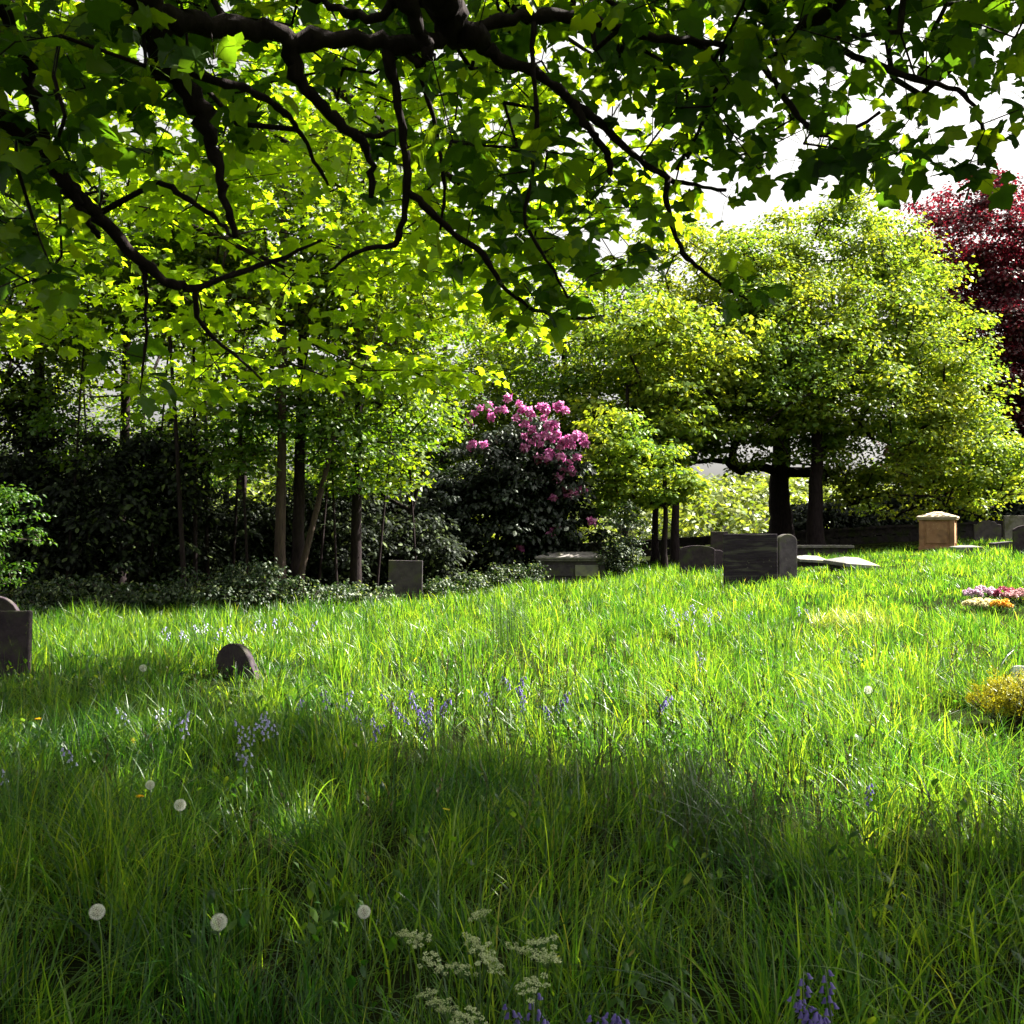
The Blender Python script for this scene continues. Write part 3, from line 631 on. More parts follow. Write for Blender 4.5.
for px, Y, rx, h, lab in ((845, 48, 3.0, 1.7, 'dark hedge bush left of the brown tomb under the big maple'), (915, 49, 3.0, 2.3, 'dark hedge bush right behind the brown tomb'), (990, 49, 3.0, 2.4, 'dark hedge bush behind the shaded headstones at the right edge')):
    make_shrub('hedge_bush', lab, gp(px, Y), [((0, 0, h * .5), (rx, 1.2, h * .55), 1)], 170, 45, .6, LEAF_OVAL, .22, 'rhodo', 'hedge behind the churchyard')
make_shrub('hazel_bush', 'leafy bright green shrub leaning in at the edge beyond the dark headstone', gp(-8, 15), [((0, 0, 1.5), (.6, .6, .75), 1), ((-.4, .2, 2.1), (.6, .6, .5), .6)], 70, 40, .24, LEAF_OVAL, .075, 'shrub_green')
for px, Y, rx, h, lab in ((85, 18.4, 1.1, .5, 'mounded bramble with pale glints in its leaf colour under the black thicket'), (150, 18.8, .8, .4, 'low bramble patch left of the slender saplings'), (215, 18.8, .9, .65, 'bramble with pale glints in its leaf colour below the slender saplings'),
                          (255, 19, .7, .8, 'bramble with pale glints in its leaf colour left of the close pair of trunks'), (310, 19.4, .8, .45, 'low bramble at the foot of the close pair of trunks'), (355, 20, .7, .4, 'low bramble at the foot of the single dark trunk'),
                          (30, 18.4, .8, .4, 'low bramble behind the dark headstone at the edge'), (450, 22.5, .9, .4, 'dark bramble right of the plain headstone'), (515, 26.5, .8, .55, 'bramble in front of the small half hidden headstone')):
    make_shrub('bramble_bush', lab, gp(px, Y), [((0, 0, h * .55), (rx, .7, h * .6), 1)], 70, 26, .24, LEAF_OVAL, .085, 'undergrowth', 'brambles along the wood edge', stems=4)
make_shrub('laurel_bush', 'dark bluish bush at the right end of the chest tomb', gp(619, 27.3), [((0, 0, .55), (.45, .5, .7), 1), ((.2, .3, 1.3), (.5, .5, .6), .7)], 90, 36, .26, LEAF_OVAL, .09, 'undergrowth')
wood_tree(505, 40, .16, 10, .2, 'bright green tree filling the gap behind the left side of the rhododendron', [c0(0, 6.4, 2.8, 2.0, 2), c0(.4, 9.2, 2.6, 1.8), c0(-1.2, 4.2, 1.8, 1.2)], n=220, lm='maple_big', crad=.85, size=.17)
# rhododendron
rb = gp(500, 29)
def rhodo():
    sY = 29 / FPX
    ells = [((0, 0, 1.4), (2.3, 1.6, 1.6), 2), ((.5, 0, 3.0), (1.5, 1.3, 1.5), 1.6), ((-1.2, .2, 1.9), (1.4, 1.3, 1.3), 1), ((1.4, 0, 2.3), (1.1, 1.1, 1.5), 1), ((1.6, -.2, 1.0), (.9, .9, .9), .6)]
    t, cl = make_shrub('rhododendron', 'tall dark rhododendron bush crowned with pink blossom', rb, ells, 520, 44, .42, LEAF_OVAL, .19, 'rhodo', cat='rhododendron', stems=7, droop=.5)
    fl = [(480, 410), (488, 408), (497, 411), (503, 408), (508, 400), (521, 405), (525, 412), (540, 408), (547, 412), (556, 410), (566, 412), (531, 418), (527, 425), (533, 430), (548, 426), (537, 437), (541, 443), (546, 436), (552, 440), (557, 434), (562, 440),
          (525, 436), (526, 448), (533, 443), (570, 440), (577, 437), (582, 438), (567, 446), (573, 448), (560, 448), (551, 452), (548, 460), (556, 459), (563, 458), (567, 463), (570, 470), (572, 474), (560, 477), (566, 489), (572, 490), (577, 492), (582, 491), (569, 498), (554, 500), (486, 444),
          (470, 424), (472, 446), (560, 468), (584, 446), (540, 458), (545, 419), (517, 419), (590, 522), (553, 534), (558, 528), (519, 549), (575, 460), (553, 425), (492, 416), (475, 414), (546, 407), (561, 406), (530, 411)]
    for px, py in fl:
        Y = 29 - 1.05 + R.uniform(-.15, .15) if py < 500 else 27.9
        c = P(px + R.uniform(-2, 2), py + R.uniform(-2, 2), Y)
        n = 46; d = rdir(n); d[:, 2] = np.abs(d[:, 2]) * .9 - .15
        rr = R.uniform(.12, .19)
        mb = MB(); scatter(mb, LEAF_OVAL, c + d * rr * .55, d + R.normal(size=(n, 3)) * .3, R.normal(size=(n, 3)) + np.array([0, 0, .2]), rr * R.uniform(.7, 1.0, n))
        mb.build('flower_truss', M['pink'], t)
rhodo()

# ================================================================== far-off trees beyond the churchyard
def far_mass():
    lv = MB()
    n = 1500
    x = R.uniform(-70, 85, n); y = R.uniform(58, 95, n); top = 1.5 + 3.8 * vnoise(x * .09 + 3, y * .05) + 2.2 * (x < -8)
    c = np.stack([x, y, terr(x, y) + R.random(n) ** .6 * top], -1)
    clump_leaves(lv, LEAF_KITE, c, 45, 1.7, .5, .7, .3)
    o = lv.build('far_wood', M['far']); tag(o, 'pale sunlit far-off line of trees and hedge beyond the churchyard', 'far wood', kind='stuff')
far_mass()

# ================================================================== stones
def slab_profile(kind, w, h, n=14):
    hw = w / 2
    if kind == 'flat': top = [(hw, h), (-hw, h)]
    elif kind == 'round': top = [(hw * math.cos(a), h - hw + hw * math.sin(a)) for a in np.linspace(0, PI, n)]
    elif kind == 'arch':
        s = h * .16; top = [(hw * math.cos(a), h - s + s * math.sin(a)) for a in np.linspace(0, PI, n)]
    elif kind == 'shoulder':
        s = h * .16; rw = hw * .68
        top = [(hw, h - s * 1.25), (hw * .98, h - s * 1.05), (hw * .86, h - s), (rw, h - s)] + [(rw * math.cos(a), h - s + s * math.sin(a)) for a in np.linspace(.25, PI - .25, n)] + [(-rw, h - s), (-hw * .86, h - s), (-hw * .98, h - s * 1.05), (-hw, h - s * 1.25)]
    elif kind == 'gable': top = [(hw, h - .22 * w), (hw * .5, h - .06 * w), (0, h), (-hw * .5, h - .06 * w), (-hw, h - .22 * w)]
    return [(hw, -.25)] + top + [(-hw, -.25)]

def bevel(o, wd, seg=2):
    m = o.modifiers.new('bevel', 'BEVEL'); m.width = wd; m.segments = seg; m.limit_method = 'ANGLE'; m.angle_limit = math.radians(40)

def prism(prof, d, y0=0):
    n = len(prof)
    V = [(x, y0 - d / 2, z) for x, z in prof] + [(x, y0 + d / 2, z) for x, z in prof]
    F = [tuple(range(n))[::-1], tuple(range(n, 2 * n))] + [(q, (q + 1) % n, n + (q + 1) % n, n + q) for q in range(n)]
    return V, F

def headstone(label, px, Y, w, h, d, kind, mat, yaw=0, lean=(0, 0), group=None, dz=0):
    x, y = gp(px, Y)
    V, F = prism(slab_profile(kind, w, h), d)
    o = MB().add(V, F).build('headstone', M[mat]); o.location = (x, y, float(terr(x, y)) + dz)
    o.rotation_euler = (math.radians(lean[0]), math.radians(lean[1]), math.radians(yaw)); bevel(o, .012)
    return tag(o, label, 'headstone', group)

headstone('dark square topped headstone cut by the edge of the photo', -10, 10.2, .78, .71, .10, 'flat', 'stone_dark', 6, (-3, 0))
headstone('weathered headstone with a rounded shoulder behind the dark square topped one', -6, 13.2, .66, .66, .10, 'round', 'stone_dark', 4, (-2, 2))
headstone('small round topped stone leaning over in the long grass', 247, 10.3, .37, .50, .12, 'round', 'stone_dark', -14, (-10, -32), dz=-.11)
headstone('plain rectangular headstone in the shade below the rhododendron', 405, 22.2, .74, .88, .11, 'flat', 'stone_purple', 3, (-2, 1))
headstone('small half hidden headstone left of the chest tomb', 516, 28.6, .46, .80, .10, 'flat', 'stone_grey', -4, (2, -2))
headstone('headstone with a shallow arched top and pale rim, left of the big one', 697, 27, .92, .78, .12, 'arch', 'stone_dark', -8, (0, 0))
headstone('low rounded headstone half hidden beside the arched one', 716, 28.2, .62, .60, .12, 'round', 'stone_dark', 10, (0, 3))
headstone('dark upright slab peeping out behind the big headstone', 719, 30, .5, 1.08, .12, 'flat', 'stone_dark', 0, (0, 0))
headstone('big wide headstone with faint worn lines standing in the meadow', 750, 22, 1.13, 1.10, .15, 'flat', 'stone_line', -9, (-2, 0))
headstone('round shouldered headstone set close against the right side of the big one', 786, 22.7, .50, 1.06, .14, 'arch', 'stone_purple', 24, (0, 0))
headstone('arched headstone with stepped shoulders in shade right of the brown tomb', 987, 37, .98, .84, .12, 'shoulder', 'stone_purple', 0, (0, 0))
headstone('broad grey headstone at the edge right of the stepped shoulder one', 1018, 37.5, 1.05, .98, .14, 'flat', 'stone_grey', 0, (0, 0))
headstone('narrow dark headstone with a peaked top at the very edge', 1023, 27, .5, .86, .12, 'gable', 'stone_dark', -14, (0, 0))
def low_slab(name, label, px, Y, w, l, z0, th, mat, yaw=0, tilt=(0, 0), cap=0, cat='grave slab'):
    x, y = gp(px, Y); z = float(terr(x, y))
    hw, hl = w / 2, l / 2
    if cap:
        V = [(-hw, -hl, z0), (hw, -hl, z0), (hw, hl, z0), (-hw, hl, z0), (-hw, -hl, z0 + th), (hw, -hl, z0 + th), (hw, hl, z0 + th), (-hw, hl, z0 + th), (-hw * .45, 0, z0 + th + cap), (hw * .45, 0, z0 + th + cap)]
        F = [(3, 2, 1, 0), (0, 1, 5, 4), (1, 2, 6, 5), (2, 3, 7, 6), (3, 0, 4, 7), (4, 5, 9, 8), (5, 6, 9), (6, 7, 8, 9), (7, 4, 8)]
    else:
        V, F = prism([(hw, z0), (hw, z0 + th), (-hw, z0 + th), (-hw, z0)], l)
    o = MB().add(V, F).build(name, M[mat]); o.location = (x, y, z); o.rotation_euler = (math.radians(tilt[0]), math.radians(tilt[1]), math.radians(yaw)); bevel(o, .012)
    # footing so the slab stands on the ground
    Vb, Fb = prism([(hw * .82, -.2), (hw * .82, z0 + .004), (-hw * .82, z0 + .004), (-hw * .82, -.2)], l * .82)
    f = MB().add(Vb, Fb).build('footing', M['stone_dark'], o)
    return tag(o, label, cat)
low_slab('grave_slab', 'pale flat grave slab with a low ridge right of the big headstone', 850, 25.9, .95, 1.05, .10, .09, 'stone_pale', 14, (3, 4), .14)
low_slab('grave_slab', 'pale flat grave slab close behind the big headstone', 810, 28.4, .8, 1.2, .12, .08, 'stone_pale', -6, (2, 3), .08)
low_slab('grave_slab', 'long dark table slab with a bright top edge under the big maple', 818, 34, 2.1, .9, .34, .09, 'stone_grey', 0)
low_slab('grave_kerb', 'low curved kerb stone in the grass below the brown tomb', 966, 31, .85, .5, .0, .2, 'stone_grey', 0, (0, 0), .05, 'kerb stone')
low_slab('grave_kerb', 'small dark block in the grass below the shaded headstones', 1001, 32, .55, .5, .0, .24, 'stone_purple', -6, (0, -6), 0, 'kerb stone')

def box(x0, x1, y0, y1, z0, z1):
    V = [(x0, y0, z0), (x1, y0, z0), (x1, y1, z0), (x0, y1, z0), (x0, y0, z1), (x1, y0, z1), (x1, y1, z1), (x0, y1, z1)]
    return V, [(3, 2, 1, 0), (4, 5, 6, 7), (0, 1, 5, 4), (1, 2, 6, 5), (2, 3, 7, 6), (3, 0, 4, 7)]
def chest(label, px, Y, w, l, h, over, cap, yaw, mats, panels, name='chest_tomb', plinth=.1):
    x, y = gp(px, Y); z = float(terr(x, y))
    t = thing(name, label, 'tomb', (x, y, z)); t['_o'] = [0, 0, 0]; t.rotation_euler = (0, 0, math.radians(yaw))
    hw, hl = w / 2, l / 2
    o = MB().add(*box(-hw - .07, hw + .07, -hl - .07, hl + .07, -.25, plinth)).build('plinth', M[mats[0]], t); bevel(o, .015)
    o = MB().add(*box(-hw, hw, -hl, hl, plinth, h)).build('body', M[mats[0]], t); bevel(o, .01)
    for (a0, a1, side, m) in panels:
        if side == 'f': o = MB().add(*box(a0, a1, -hl - .035, -hl + .02, plinth + .10, h - .10)).build('panel', M[m], t)
        else: o = MB().add(*box(hw - .02, hw + .035, a0, a1, plinth + .10, h - .10)).build('panel', M[m], t)
        bevel(o, .012)
    for sx in (-1, 1):
        for sy in (-1, 1):
            cx, cy_ = sx * (hw - .03), sy * (hl - .03)
            o = MB().add(*box(cx - .075, cx + .075, cy_ - .075, cy_ + .075, plinth + .003, h - .003)).build('pilaster', M[mats[0]], t); bevel(o, .012)
    W, L = hw + over, hl + over
    m = MB().add(*box(-W * .96, W * .96, -L * .96, L * .96, h, h + .05)).build('cornice', M[mats[1]], t); bevel(m, .015)
    V = [(-W, -L, h + .052), (W, -L, h + .052), (W, L, h + .052), (-W, L, h + .052), (-W, -L, h + .11), (W, -L, h + .11), (W, L, h + .11), (-W, L, h + .11)]
    e = max(W - L, 0); V += [(-e - .12, 0, h + .11 + cap), (e + .12, 0, h + .11 + cap)]
    F = [(3, 2, 1, 0), (0, 1, 5, 4), (1, 2, 6, 5), (2, 3, 7, 6), (3, 0, 4, 7), (4, 5, 9, 8), (5, 6, 9), (6, 7, 8, 9), (7, 4, 8)]
    o = MB().add(V, F).build('lid', M[mats[1]], t); bevel(o, .012)
    return t
chest('low grey chest tomb with a ridged lid in front of the rhododendron', 571, 27.6, 1.72, .85, .60, .09, .13, -5, ('stone_purple', 'stone_grey'), [(-.74, .05, 'f', 'stone_purple'), (.12, .74, 'f', 'stone_pale')])
chest('brown sandstone tomb with a pyramid cap on the rise', 938, 35, 1.02, 1.1, .98, .13, .17, -27, ('sandstone', 'sandcap'), [(-.33, .33, 'f', 'sandstone'), (-.36, .36, 's', 'sandstone')], plinth=.08)

# churchyard wall: coursed rubble with coping
def wall():
    xs = np.arange(1.6, 38, .62); t = thing('stone_wall', 'low dark rubble wall running behind the headstones under the trees', 'wall', (1.6, 44.5, float(terr(1.6, 44.5)))); t['_o'] = [1.6, 44.5, float(terr(1.6, 44.5))]
    mb, cp = MB(), MB()
    for x in xs:
        y = 44.5 + .03 * x; z = float(terr(x, y))
        for c in range(3):
            o = .31 if c % 2 else 0
            dx = R.uniform(-.02, .02); dd = R.uniform(-.02, .02)
            mb.add(*box(x + o + .006, x + o + .61 + dx * .3, y - .2 + dd, y + .2 + dd, z - .25 + c * .3 + .004, z + .045 + c * .3))
        cp.add(*box(x + .004, x + .615, y - .25, y + .25, z + .647, z + .75 + R.uniform(-.02, .02)))
    mb.build('stonework', M['wallstone'], t); cp.build('coping', M['wallstone'], t)
wall()

# ================================================================== grass
def blades(mb, x, y, h, w, segs, bend=.5, wind=(.0, 0.), spread=.5, zoff=-.03, lean0=None):
    n = len(x); z = terr(x, y) + zoff
    az = R.uniform(0, 2 * PI, n)
    fld = (vnoise(x * .7 + 60, y * .7 + 20) - .5) * 4 * PI
    lean = np.stack([np.cos(az) * spread + np.cos(fld) * .35 + wind[0], np.sin(az) * spread + np.sin(fld) * .35 + wind[1], np.zeros(n)], -1)
    if lean0 is not None: lean[:, :2] = lean[:, :2] * .6 + lean0
    ll = np.linalg.norm(lean, axis=1, keepdims=True)
    b = bend * R.uniform(.25, 1.5, n)[:, None]
    side = np.stack([-np.sin(az + R.normal(size=n) * .6), np.cos(az + R.normal(size=n) * .6), np.zeros(n)], -1)
    p0 = np.stack([x, y, z], -1)
    V = np.empty((n, (segs + 1) * 2, 3))
    for q in range(segs + 1):
        u = q / segs
        up = h[:, None] * (u - .42 * np.clip(b * ll, 0, 1.6) * u ** 2.6)
        p = p0 + lean * (h[:, None] * b * u ** 2 * 1.1) + up * np.array([0, 0, 1.])
        ww = w[:, None] * ((1 - u) ** .75 * (.75 + .5 * u) + .03)
        V[:, 2 * q] = p - side * ww * .5; V[:, 2 * q + 1] = p + side * ww * .5
    f = np.array([[2 * q, 2 * q + 1, 2 * q + 3, 2 * q + 2] for q in range(segs)])
    FF = (f[None] + (np.arange(n) * (segs + 1) * 2)[:, None, None]).reshape(-1, 4)
    mb.add(V.reshape(-1, 3), FF)

def wedge(y0, y1, dens, marg=1.2):
    """random roots in the strip the picture sees, plus a margin each side"""
    A = (y1 - y0) * ((y0 + y1) / 2 * 1.0 + 2 * marg)
    n = int(A * dens * 1.25)
    y = R.uniform(y0, y1, n); x = R.uniform(-.5, .5, n) * (y1 + 2 * marg)
    ok = np.abs(x) < (.5 * y + marg)
    x, y = x[ok], y[ok]
    return x, y

def woodedge(x):   # where the meadow stops under the trees
    return np.interp(x, [-14, -9, -4, -1, 1.5, 4, 8, 16, 24], [17.8, 18.0, 19.5, 22.5, 26.5, 33, 36.5, 37.5, 37.5])

GB = ground_hit(1004, 735); PL = ground_hit(1022, 694)
LOWS = [(GB[0] + .1, GB[1] - .1, .9, .25), (PL[0], PL[1] + .2, .5, .4), (gp(246, 10.3)[0], 9.9, .55, .5), (gp(571, 27.6)[0], 26.6, 1.6, .55), (gp(405, 22.2)[0], 21.7, .8, .6), (gp(938, 35)[0], 33.5, 2.2, .5), (gp(848, 26.4)[0], 25.4, 1.6, .5),
        (gp(808, 28.6)[0], 27.6, 1.6, .5), (gp(995, 16.)[0], 15.3, 1.5, .5), (-4.9, 9.6, .7, .6), (.0, 2.9, .5, .75)]
def low(x, y):
    f = np.ones(len(x))
    for a, b_, r, q in LOWS: f = np.minimum(f, q + (1 - q) * sstep(.6 * r, r * 1.3, np.hypot(x - a, y - b_)))
    return f
def keep(x, y):                      # nothing grows inside the golden bush
    return np.hypot(x - GB[0] - .2, y - GB[1] - .2) > .30
def grass():
    mb = MB()
    def hfield(x, y):
        h = .30 + .20 * (vnoise(x * 1.3 + 7, y * 1.3 + 2) - .4) + .12 * (vnoise(x * .35, y * .35 + 30) - .5)
        h = h * (1 - .35 * sstep(1, 8, x) * sstep(9, 16, y)) * (1 + .15 * (y < 7))
        return np.maximum(h, .10)
    def lay(y0, y1, tufts, per, w0, segs, marg=1.2, hs=1.0, bend=.6, sig=.09):
        x, y = wedge(y0, y1, tufts, marg); m = len(x)
        th = R.uniform(.6, 1.3, m); ta = R.uniform(0, 2 * PI, m)
        k = R.poisson(per * (.15 + 1.7 * vnoise(x * 2.3, y * 2.3 + 5)))
        idx = np.repeat(np.arange(m), k); n = len(idx)
        off = R.normal(size=(n, 2)) * sig * (.6 + .8 * R.random(m)[idx])[:, None]
        X, Y_ = x[idx] + off[:, 0], y[idx] + off[:, 1]
        ok = (Y_ < woodedge(X) + .35 + R.normal(size=n) * .5 + 1.3 * (vnoise(X * .9 + 3, Y_ * .3) - .5)) & keep(X, Y_)
        X, Y_, idx, off = X[ok], Y_[ok], idx[ok], off[ok]
        h = hfield(X, Y_) * R.uniform(.4, 1.2, len(X)) * th[idx] * hs * low(X, Y_)
        ln = off / sig * .45 + np.stack([np.cos(ta), np.sin(ta)], -1)[idx] * .3
        blades(mb, X, Y_, h, w0 * R.uniform(.5, 1.6, len(X)), segs, bend, lean0=ln)
    lay(1.2, 3.4, 30, 42, .0068, 7, bend=.95, sig=.075)
    lay(3.4, 6, 30, 42, .0066, 7, bend=.95, sig=.075)
    lay(6, 10, 28, 36, .0078, 5, bend=.85, sig=.08)
    lay(10, 16, 22, 28, .012, 4, 1.6, sig=.10)
    lay(16, 25, 13, 24, .017, 3, 2.0, sig=.13)
    lay(25, 40, 7, 24, .024, 2, 2.5, sig=.18)
    # coarse broad blades that arch over
    x, y = wedge(1.6, 9, 55); ok = keep(x, y); x, y = x[ok], y[ok]; blades(mb, x, y, R.uniform(.3, .55, len(x)) * low(x, y), R.uniform(.008, .013, len(x)), 9, 1.5)
    # upright flowering stalks
    x, y = wedge(2.5, 14, 26); ok = (vnoise(x * .8 + 3, y * .8) > .45) & keep(x, y); x, y = x[ok], y[ok]
    blades(mb, x, y, R.uniform(.4, .62, len(x)), np.full(len(x), .004), 4, .15)
    # broad leaved weeds low among the blades
    x, y = wedge(2.2, 11, 5); ok = vnoise(x * 1.1 + 81, y * 1.1 + 17) > .5; x, y = x[ok], y[ok]; k = 14
    X = np.repeat(x, k) + R.normal(size=len(x) * k) * .09; Y_ = np.repeat(y, k) + R.normal(size=len(x) * k) * .09
    n = len(X); d = rdir(n)
    scatter(mb, LEAF_OVAL, np.stack([X, Y_, terr(X, Y_) + R.uniform(.06, .30, n)], -1), np.array([0, 0, .9]) + d * .6, d * np.array([1, 1, .3]) + np.array([0, 0, -.1]), R.uniform(.03, .065, n))
    o = mb.build('grass', M['grass']); tag(o, 'long uncut meadow grass with bending blades', 'grass', kind='stuff')
grass()
def seed_stalks():
    mb = MB(); x, y = wedge(3.6, 9.5, 22); ok = (x > -.6) & (vnoise(x * .9 + 13, y * .9 + 44) > .42) & keep(x, y) | (R.random(len(x)) < .12) & keep(x, y); x, y = x[ok], y[ok]
    for a, b_ in zip(x, y):
        h = R.uniform(.42, .68); l = R.normal(size=2) * .07; z = float(terr(a, b_))
        u = np.linspace(0, 1, 5)[:, None]; P_ = np.array([a, b_, z]) + u * np.array([0, 0, h]) + u ** 2 * np.array([l[0], l[1], 0])
        mb.tube(P_, [.0018, .0016, .0013, .0012, .001], 3, cap=False)
        m = 16; t = R.uniform(.80, 1.0, m)[:, None]; c = P_[3] + (P_[4] - P_[3]) * (t - .75) * 4
        d = rdir(m); scatter(mb, LEAF_LANCE, c, d, np.array([0, 0, 1.]) + d * .35, R.uniform(.015, .03, m))
    o = mb.build('seed_heads', M['seedhead']); tag(o, 'thin flowering grass stalks with narrow seed heads', 'grass seed heads', kind='stuff')
seed_stalks()

# ------------------------------------------------------------------ tufts that stand out of the grass
def tussock(label, px, py, n, h, w, mat, bend=.5, spread=.25, rad=.15, name='grass_tussock', group=None):
    g0 = ground_hit(px, py); mb = MB()
    a = R.uniform(0, 2 * PI, n); r = rad * np.sqrt(R.random(n))
    blades(mb, g0[0] + np.cos(a) * r, g0[1] + np.sin(a) * r, h * R.uniform(.6, 1.15, n), w * R.uniform(.7, 1.3, n), 5, bend, spread=spread)
    o = mb.build(name, M[mat], at=g0); return tag(o, label, 'grass tussock', group)
tussock('tall dark upright tuft of stems in the sunny grass below the chest tomb', 510, 662, 90, .85, .012, 'rush', .25, .25, .22)
tussock('dark strap leaved clump in the sunny grass above the golden bush', 968, 690, 130, .5, .018, 'rush', .8, .6, .3, 'daffodil_leaves')
tussock('pale mounded tussock in the sunny grass right of the big headstone', 850, 632, 500, .42, .016, 'tussock_pale', 1.0, .7, .5)
tussock('dark curled tussock in the middle of the shaded grass', 705, 850, 260, .55, .010, 'rush', .9, .6, .3)

# ------------------------------------------------------------------ small flowers
def bluebell_proto(mat, detailed):
    st, fl = MB(), MB()
    H = .36
    pts = [np.array([.10 * u ** 3, 0, H * (u - .12 * u ** 4)]) for u in np.linspace(0, 1, 9)]
    st.tube(pts, .003, 4)
    for a in np.linspace(0, 2 * PI, 6)[:5]:
        b = R.uniform(.1, .2); q = [np.array([math.cos(a) * b * u, math.sin(a) * b * u, .22 * u - .1 * u * u]) for u in (0, .4, .8, 1)]
        V = []; s = np.array([-math.sin(a), math.cos(a), 0]) * .006
        for p, ww in zip(q, (1, 1.2, .8, .1)): V += [p - s * ww, p + s * ww]
        st.add(V, [(0, 1, 3, 2), (2, 3, 5, 4), (4, 5, 7, 6)])
    N = 11 if detailed else 8
    for q in range(N):
        u = .58 + .42 * q / (N - 1); p = np.array([.10 * u ** 3, 0, H * (u - .12 * u ** 4)]); a = q * 2.4
        d = np.array([math.cos(a), math.sin(a), 0]); c = p + d * .016 + np.array([0, 0, -.004]); k = 6
        rr = [(.002, 0), (.0055, -.004), (.0065, -.014), (.0105, -.021)]
        V = []
        for r, z in rr:
            for j in range(k):
                th = j * 2 * PI / k; V.append(c + np.array([math.cos(th) * r, math.sin(th) * r, z]) + d * (-z) * .35)
        F = [(i * k + j, i * k + (j + 1) % k, (i + 1) * k + (j + 1) % k, (i + 1) * k + j) for i in range(3) for j in range(k)]
        fl.add(V, F)
    return st, fl
st, fl = bluebell_proto('bluebell', True)
bb_stem_me = st.build('stem', M['stem'], smooth=True); bb_fl_me = fl.build('flower_bells', M['bluebell'], smooth=True)
st, fl = bluebell_proto('bluebell_pale', False)
bp_stem_me = st.build('stem', M['stem'], smooth=True); bp_fl_me = fl.build('flower_bells', M['bluebell_pale'], smooth=True)
def bluebell(label, px, py, group, pale=False, s=1.0, grass_h=.33):
    # (px,py) is where the flower head shows
    lo = 2.0; best = None
    for Y in np.linspace(2.4, 40, 1500):
        p = P(px, py, Y)
        if p[2] <= terr(p[0], p[1]) + grass_h: best = p; break
    x, y = best[0], best[1]
    t = thing('bluebell', label, 'bluebell', (x, y, max(float(terr(x, y)) - .01, best[2] - .34 * s)), group)
    rz = R.uniform(0, 2 * PI)
    for me in ((bp_stem_me, bp_fl_me) if pale else (bb_stem_me, bb_fl_me)):
        c = me.copy(); col.objects.link(c); c.parent = t
    t.rotation_euler = (R.uniform(-.15, .15), R.uniform(-.15, .15), rz); sc_ = s * R.uniform(.75, 1.02); t.scale = (sc_, sc_, sc_)
near_bb = {'violet bluebells in the shaded grass at the right of the foreground': [(806, 968), (812, 975), (803, 984), (815, 992), (838, 975), (842, 984), (831, 995), (824, 1003)],
           'violet bluebells below the cow parsley': [(536, 990), (530, 998), (541, 1000), (525, 1008), (490, 1017), (498, 1020), (534, 1018)],
           'violet bluebells right of the cow parsley': [(625, 990), (631, 996), (640, 1003), (628, 1010), (643, 1008)]}
lab_bb = {'violet bluebells in the shaded grass at the right of the foreground': 'deep violet bluebell in the shaded front grass, right hand clump', 'violet bluebells below the cow parsley': 'deep violet bluebell below the white cow parsley heads',
          'violet bluebells right of the cow parsley': 'deep violet bluebell in the small clump right of the cow parsley'}
for gname, lst in near_bb.items():
    for px, py in lst: bluebell(lab_bb[gname], px, py, gname, False, .72, .40)
mid = [('bluebell in the mauve drift in the middle of the meadow', 'bluebells in the middle drift', [(398, 686), (404, 692), (410, 697), (420, 698), (432, 682), (436, 693), (440, 688), (428, 700), (412, 688), (378, 704), (366, 700), (424, 712), (372, 712)], False, .34),
       ('pale bluebell right of the tall dark tuft', 'bluebells by the tall dark tuft', [(510, 669), (518, 674), (525, 680), (490, 681), (520, 688), (556, 686), (561, 690), (553, 692)], False, .34),
       ('bluebell in the grass just below the small leaning stone', 'bluebells below the leaning stone', [(252, 716), (256, 738), (254, 730), (264, 704), (272, 706), (277, 709), (269, 712), (246, 712), (298, 688), (330, 688), (338, 690), (345, 687)], True, .34),
       ('pale bluebell left of the small leaning stone', 'bluebells left of the leaning stone', [(158, 703), (165, 699), (170, 706), (134, 700), (152, 708), (75, 738), (10, 748), (182, 715)], True, .34),
       ('pale mauve bluebell in front of the big headstone', 'bluebells before the big headstone', [(668, 606), (674, 610), (681, 608), (690, 612), (697, 606), (704, 611), (712, 607), (720, 609), (678, 618), (694, 620), (708, 617), (800, 607), (808, 605), (702, 655), (697, 658), (746, 610)], True, .30),
       ('whitish bluebell in the sunny strip along the wood edge', 'bluebells along the wood edge', [(168, 628), (180, 626), (190, 630), (205, 624), (215, 631), (228, 627), (240, 630), (252, 622), (262, 626), (275, 620), (290, 618), (196, 622), (310, 622), (160, 622)], True, .30),
       ('single bluebell in the sunny grass left of the golden bush', 'lone bluebells in the sun', [(865, 768), (663, 690), (656, 692)], False, .32)]
for lab, gname, lst, pale, gh in mid:
    for px, py in lst: bluebell(lab, px, py, gname, pale, 1.0 if gh > .31 else 1.1, gh)
for o in (bb_stem_me, bb_fl_me, bp_stem_me, bp_fl_me): bpy.data.objects.remove(o)

